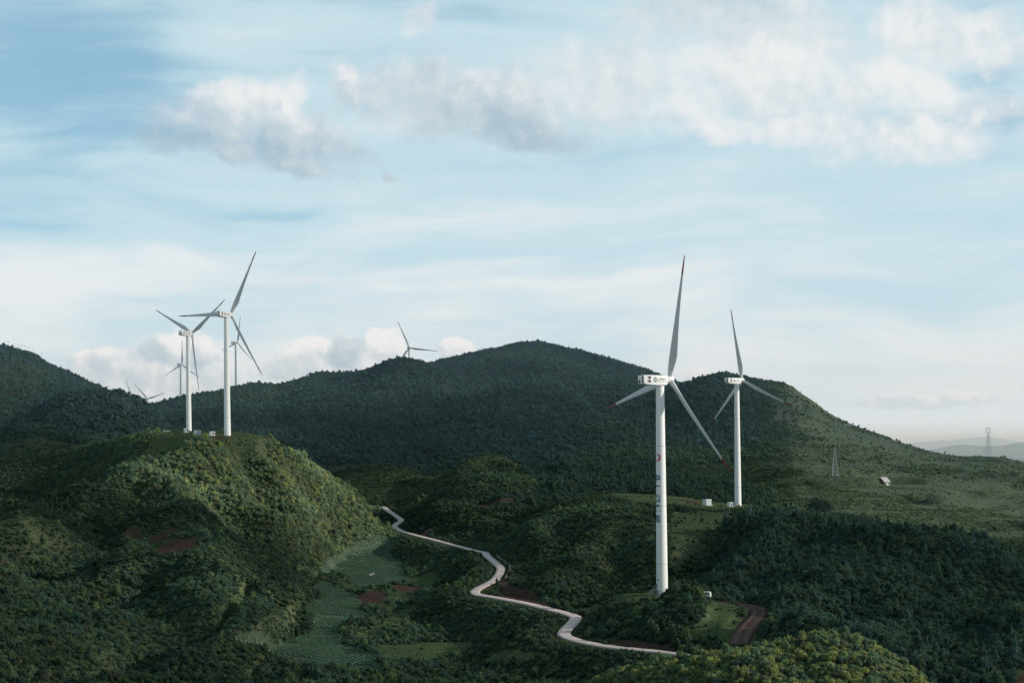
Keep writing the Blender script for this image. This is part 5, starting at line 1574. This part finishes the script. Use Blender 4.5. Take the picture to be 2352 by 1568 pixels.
horizon = [
    (425, 812, 68, 55, 0, 0.74, 0.60), (365, 812, 52, 40, 0, 0.42, 0.3), (300, 842, 130, 42, 8, 0.62, 0.25), (240, 818, 70, 22, 4, 0.76, 0.3), (350, 880, 190, 40, 0, 0.62, 0.1), (690, 818, 58, 36, 0, 0.78, 0.5), (790, 812, 70, 46, 0, 0.42, 0.45), (885, 800, 58, 46, 0, 0.86, 0.50), (735, 795, 36, 22, 0, 0.9, 0.3), (870, 832, 95, 30, 0, 0.72, 0.2), (700, 850, 120, 40, 0, 0.60, 0.15),
    (1050, 803, 44, 20, 0, 0.82, 0.3), (337, 897, 22, 18, 0, 0.9, 0.3), (1592, 858, 30, 22, 0, 0.85, 0.2), (2190, 915, 110, 16, 0, 0.80, 0.25), (2080, 925, 120, 14, 0, 0.55, 0.1)]
a1, sh1, D1_ = bank(upper, cw, 7.0, 1.9, -0.20, 1.05, grow=1.10, rel=1.5)
a2, sh2, D2_ = bank(right, cw, 6.0, 1.9, -0.20, 1.05, grow=1.06, rel=1.6)
a3, sh3, D3_ = bank(horizon, cf, 15.0, 1.15, -0.10, 0.55, grow=1.08, rel=0.9)
def cloud_col(sh, dark, mid, lit):
    c = g.mix(g.smooth(sh, 0.0, 0.55), dark, mid)
    return g.mix(g.smooth(sh, 0.45, 1.05), c, lit)
c1 = cloud_col(sh1, (0.40, 0.53, 0.61, 1), (0.56, 0.65, 0.71, 1), (0.87, 0.87, 0.865, 1))
c2 = cloud_col(sh2, (0.54, 0.655, 0.715, 1), (0.69, 0.755, 0.79, 1), (0.88, 0.88, 0.875, 1))
c3 = cloud_col(sh3, (0.44, 0.56, 0.63, 1), (0.60, 0.68, 0.73, 1), (0.89, 0.89, 0.885, 1))
col = veil_c
col = g.mix(g.math('MULTIPLY', a2, 0.86), col, c2)
col = g.mix(g.math('MULTIPLY', a1, 0.90), col, c1)
col = g.mix(g.math('MULTIPLY', a3, g.smooth(yy, 0.98, 0.84, 0.35, 0.95)), col, c3)
# unseen sky overhead and behind is dulled blue-grey to cut ambient light
front = g.math('MULTIPLY', g.smooth(alt, 0.37, 0.57, 1.0, 0.0), g.smooth(g.math('ABSOLUTE', azm), 0.50, 1.4, 1.0, 0.80))
col = g.mix(front, g.mix(0.88, col, (0.080, 0.145, 0.190, 1)), col)
b_cloud = g.node("ShaderNodeBackground"); g.put(b_cloud.inputs[0], col); b_cloud.inputs[1].default_value = 1.0
alpha = g.math('MAXIMUM', g.math('MAXIMUM', veil_a, g.math('SUBTRACT', 0.9, front)), g.math('MAXIMUM', a1, g.math('MAXIMUM', a2, a3)))
ms = g.node("ShaderNodeMixShader"); g.put(ms.inputs[0], alpha)
g.nt.links.new(b_clear.outputs[0], ms.inputs[1]); g.nt.links.new(b_cloud.outputs[0], ms.inputs[2])
g.nt.links.new(ms.outputs[0], wo.inputs[0])

sd = bpy.data.lights.new("sun", 'SUN'); sd.energy = 5.0; sd.angle = R(0.5); sd.color = (1.0, 0.925, 0.80)
sun = bpy.data.objects.new("sun", sd); COL.objects.link(sun)
sv = Vector((math.sin(SUN_AZ) * math.cos(SUN_EL), math.cos(SUN_AZ) * math.cos(SUN_EL), math.sin(SUN_EL)))
sun.rotation_euler = sv.to_track_quat('Z', 'Y').to_euler()
sun.location = sv * 400 + Vector((0, 0, ZC))
S.cycles.use_adaptive_sampling = True; S.cycles.adaptive_threshold = 0.012; S.cycles.adaptive_min_samples = 16
S.cycles.use_denoising = True
try:
    S.cycles.denoiser = 'OPENIMAGEDENOISE'; S.cycles.denoising_input_passes = 'RGB_ALBEDO_NORMAL'; S.cycles.denoising_prefilter = 'ACCURATE'
except Exception: pass
S.cycles.max_bounces = 6; S.cycles.diffuse_bounces = 3; S.cycles.glossy_bounces = 2; S.cycles.transparent_max_bounces = 8; S.cycles.volume_bounces = 1
S.cycles.sample_clamp_indirect = 6.0
S.view_settings.view_transform = 'Standard'; S.view_settings.look = 'None'
S.view_settings.exposure = 0; S.view_settings.gamma = 1
# ------------------------------------------------------------------ unseen cloud sheet added up-sun for patchy shade, and the haze in the air
CLH = 1500.0
gaps = []      # (ground x, y, half-length along the sun, half-width across, how open)
for px, py, dm, ra, rb, op in ((350,1080,780,60,45,1.0),(420,1092,780,75,50,1.0),(520,1100,780,55,45,.75),(590,1110,780,60,45,.85),(650,1100,780,75,55,1.0),(720,1125,780,75,58,1.0),(770,1140,780,50,45,.9),(815,1160,900,40,40,.75),(560,1180,700,90,45,.45),(700,1190,700,70,45,.4),
        (2060,1150,850,90,80,1.0),(2150,1110,850,120,100,1.0),(2250,1120,850,160,110,1.0),(2080,1200,850,80,70,1.0),(2330,1180,800,130,110,1.0),(1900,1050,1200,150,120,.5),(2150,1060,1200,200,120,.7),
        (800,1290,700,60,40,.35),(780,1390,520,60,35,.35),(700,1500,420,70,30,.35),(1600,1530,220,70,50,1.0),(1750,1515,220,70,55,1.0),(1900,1495,220,70,50,1.0),(2010,1530,220,60,45,1.0),(1480,1550,220,50,36,.85),(1840,1450,300,34,28,.8),
        (40,1470,300,60,40,.3),(150,1300,500,80,60,.15),(1300,1240,600,90,60,.22),(1160,1100,900,90,60,.5),(1100,1060,1100,110,70,.45),(870,1080,1100,90,60,.35),(1330,1220,600,80,50,.4),(1900,1230,560,70,50,.2),(1000,1170,900,70,40,.35),(1450,1090,1000,90,60,.3),(1000,880,1600,260,160,.55),(1250,850,1800,300,200,.5),(750,900,1700,250,150,.4),(1700,900,1600,220,160,.5),(60,830,1900,200,150,.45),(220,930,1500,160,100,.4),(1500,930,1700,200,140,.45)):
    p = ground_at(px, py, dm)
    if p: gaps.append((p.x, p.y, p.z, ra, rb, op))  # holes placed to let sun onto chosen slopes
for k, op in (("near", .80), ("right", .80), ("left", .36), ("second", .36)):     # holes added so that sun reaches the towers
    p = PADS[k]
    for hgt in range(0, 135, 9):
        gaps.append((p.x, p.y, p.z + hgt, 34, 26, op if k in ("near", "right") else (op + .25 * (1 - hgt / 60.0) if hgt < 60 else op)))
for i in range(0, len(ROAD), 9):
    gaps.append((ROAD[i, 0], ROAD[i, 1], ROAD[i, 2], 24, 18, .72))  # row of holes added to brighten the road
sh_ = np.array((sv.x, sv.y)) / math.hypot(sv.x, sv.y); acr = np.array((-sh_[1], sh_[0]))
tan_ = sv.z / math.hypot(sv.x, sv.y)
def to_deck(x, y, z): s_ = (ZC + CLH - z) / tan_; return x + sh_[0] * s_, y + sh_[1] * s_
c0 = np.array(to_deck(0.0, 1500.0, ZC - 20))
ua = np.arange(-2600, 2601, 26.0); va = np.arange(-2300, 2301, 26.0)
UU, VV = np.meshgrid(ua, va)
GX = c0[0] + sh_[0] * UU + acr[0] * VV; GY = c0[1] + sh_[1] * UU + acr[1] * VV
open_ = np.zeros(GX.shape)
wx = 34 * fbm(GX, GY, 130, 3, 401); wy = 26 * fbm(GX, GY, 110, 3, 402)
for (x, y, z, ra, rb, op) in gaps:
    qx, qy = to_deck(x, y, z)
    a_ = ((GX + wx - qx) * sh_[0] + (GY + wy - qy) * sh_[1]) / (ra / 0.55 + 20); b_ = ((GX + wx - qx) * acr[0] + (GY + wy - qy) * acr[1]) / (rb + 14)
    open_ = np.maximum(open_, op * np.exp(-(a_ * a_ + b_ * b_) * 0.9))
rim = np.maximum(np.abs(UU) / 2600, np.abs(VV) / 2300)
dens = (1 - open_) * (0.82 + 0.10 * fbm(GX, GY, 420, 3, 403)) * (1 - sstep(rim + 0.08 * fbm(GX, GY, 300, 3, 404), 0.82, 0.98))
GZ = ZC + CLH + 30 * fbm(GX, GY, 300, 3, 405) + 10 * fbm(GX, GY, 90, 2, 406)
GX2, GY2 = GX, GY
n_, k_ = GX.shape; ix = np.arange(n_ * k_).reshape(n_, k_)
ff = np.stack([ix[:-1, :-1], ix[:-1, 1:], ix[1:, 1:], ix[1:, :-1]], -1).reshape(-1, 4)
fm = np.maximum.reduce([dens.ravel()[ff[:, i]] for i in range(4)]) > 0.02
cl_mat, g, out = new_mat("shadow_deck_sheet")
dn = g.node("ShaderNodeAttribute", attribute_name="thickness", attribute_type='GEOMETRY').outputs["Fac"]
df = g.node("ShaderNodeBsdfDiffuse"); df.inputs[0].default_value = (.85, .85, .85, 1)
tl = g.node("ShaderNodeBsdfTranslucent"); tl.inputs[0].default_value = (.8, .82, .84, 1)
tp = g.node("ShaderNodeBsdfTransparent")
m1 = g.node("ShaderNodeMixShader"); m1.inputs[0].default_value = .5; g.nt.links.new(df.outputs[0], m1.inputs[1]); g.nt.links.new(tl.outputs[0], m1.inputs[2])
m2 = g.node("ShaderNodeMixShader"); g.put(m2.inputs[0], dn); g.nt.links.new(tp.outputs[0], m2.inputs[1]); g.nt.links.new(m1.outputs[0], m2.inputs[2])
g.nt.links.new(m2.outputs[0], out.inputs[0])
deck = from_arrays("shadow_deck", np.stack([GX2, GY2, GZ], -1).reshape(-1, 3), ff[fm], cl_mat, smooth=True)
a_ = deck.data.attributes.new("thickness", 'FLOAT', 'POINT'); a_.data.foreach_set("value", dens.ravel().astype(np.float32))
tag(deck, kind="structure")

def haze(name, x0, x1, y0, y1, z0, z1, density, col):
    m, g, out = new_mat(name)
    v = g.node("ShaderNodeVolumeScatter"); v.inputs["Color"].default_value = col; v.inputs["Density"].default_value = density; v.inputs["Anisotropy"].default_value = 0.1
    g.nt.links.new(v.outputs[0], out.inputs["Volume"])
    bm = bmesh.new(); add_box(bm, x0, x1, y0, y1, z0, z1)
    tag(from_bm("haze", bm, m), kind="structure")
haze("near_haze", -2600, 2600, 1250, 3900, -60, 300, 1.0e-4, (0.60, 0.85, 1.0, 1))
haze("far_haze", -14000, 14000, 6000, 26000, -60, 225, 1.25e-4, (0.78, 0.91, 1.0, 1))
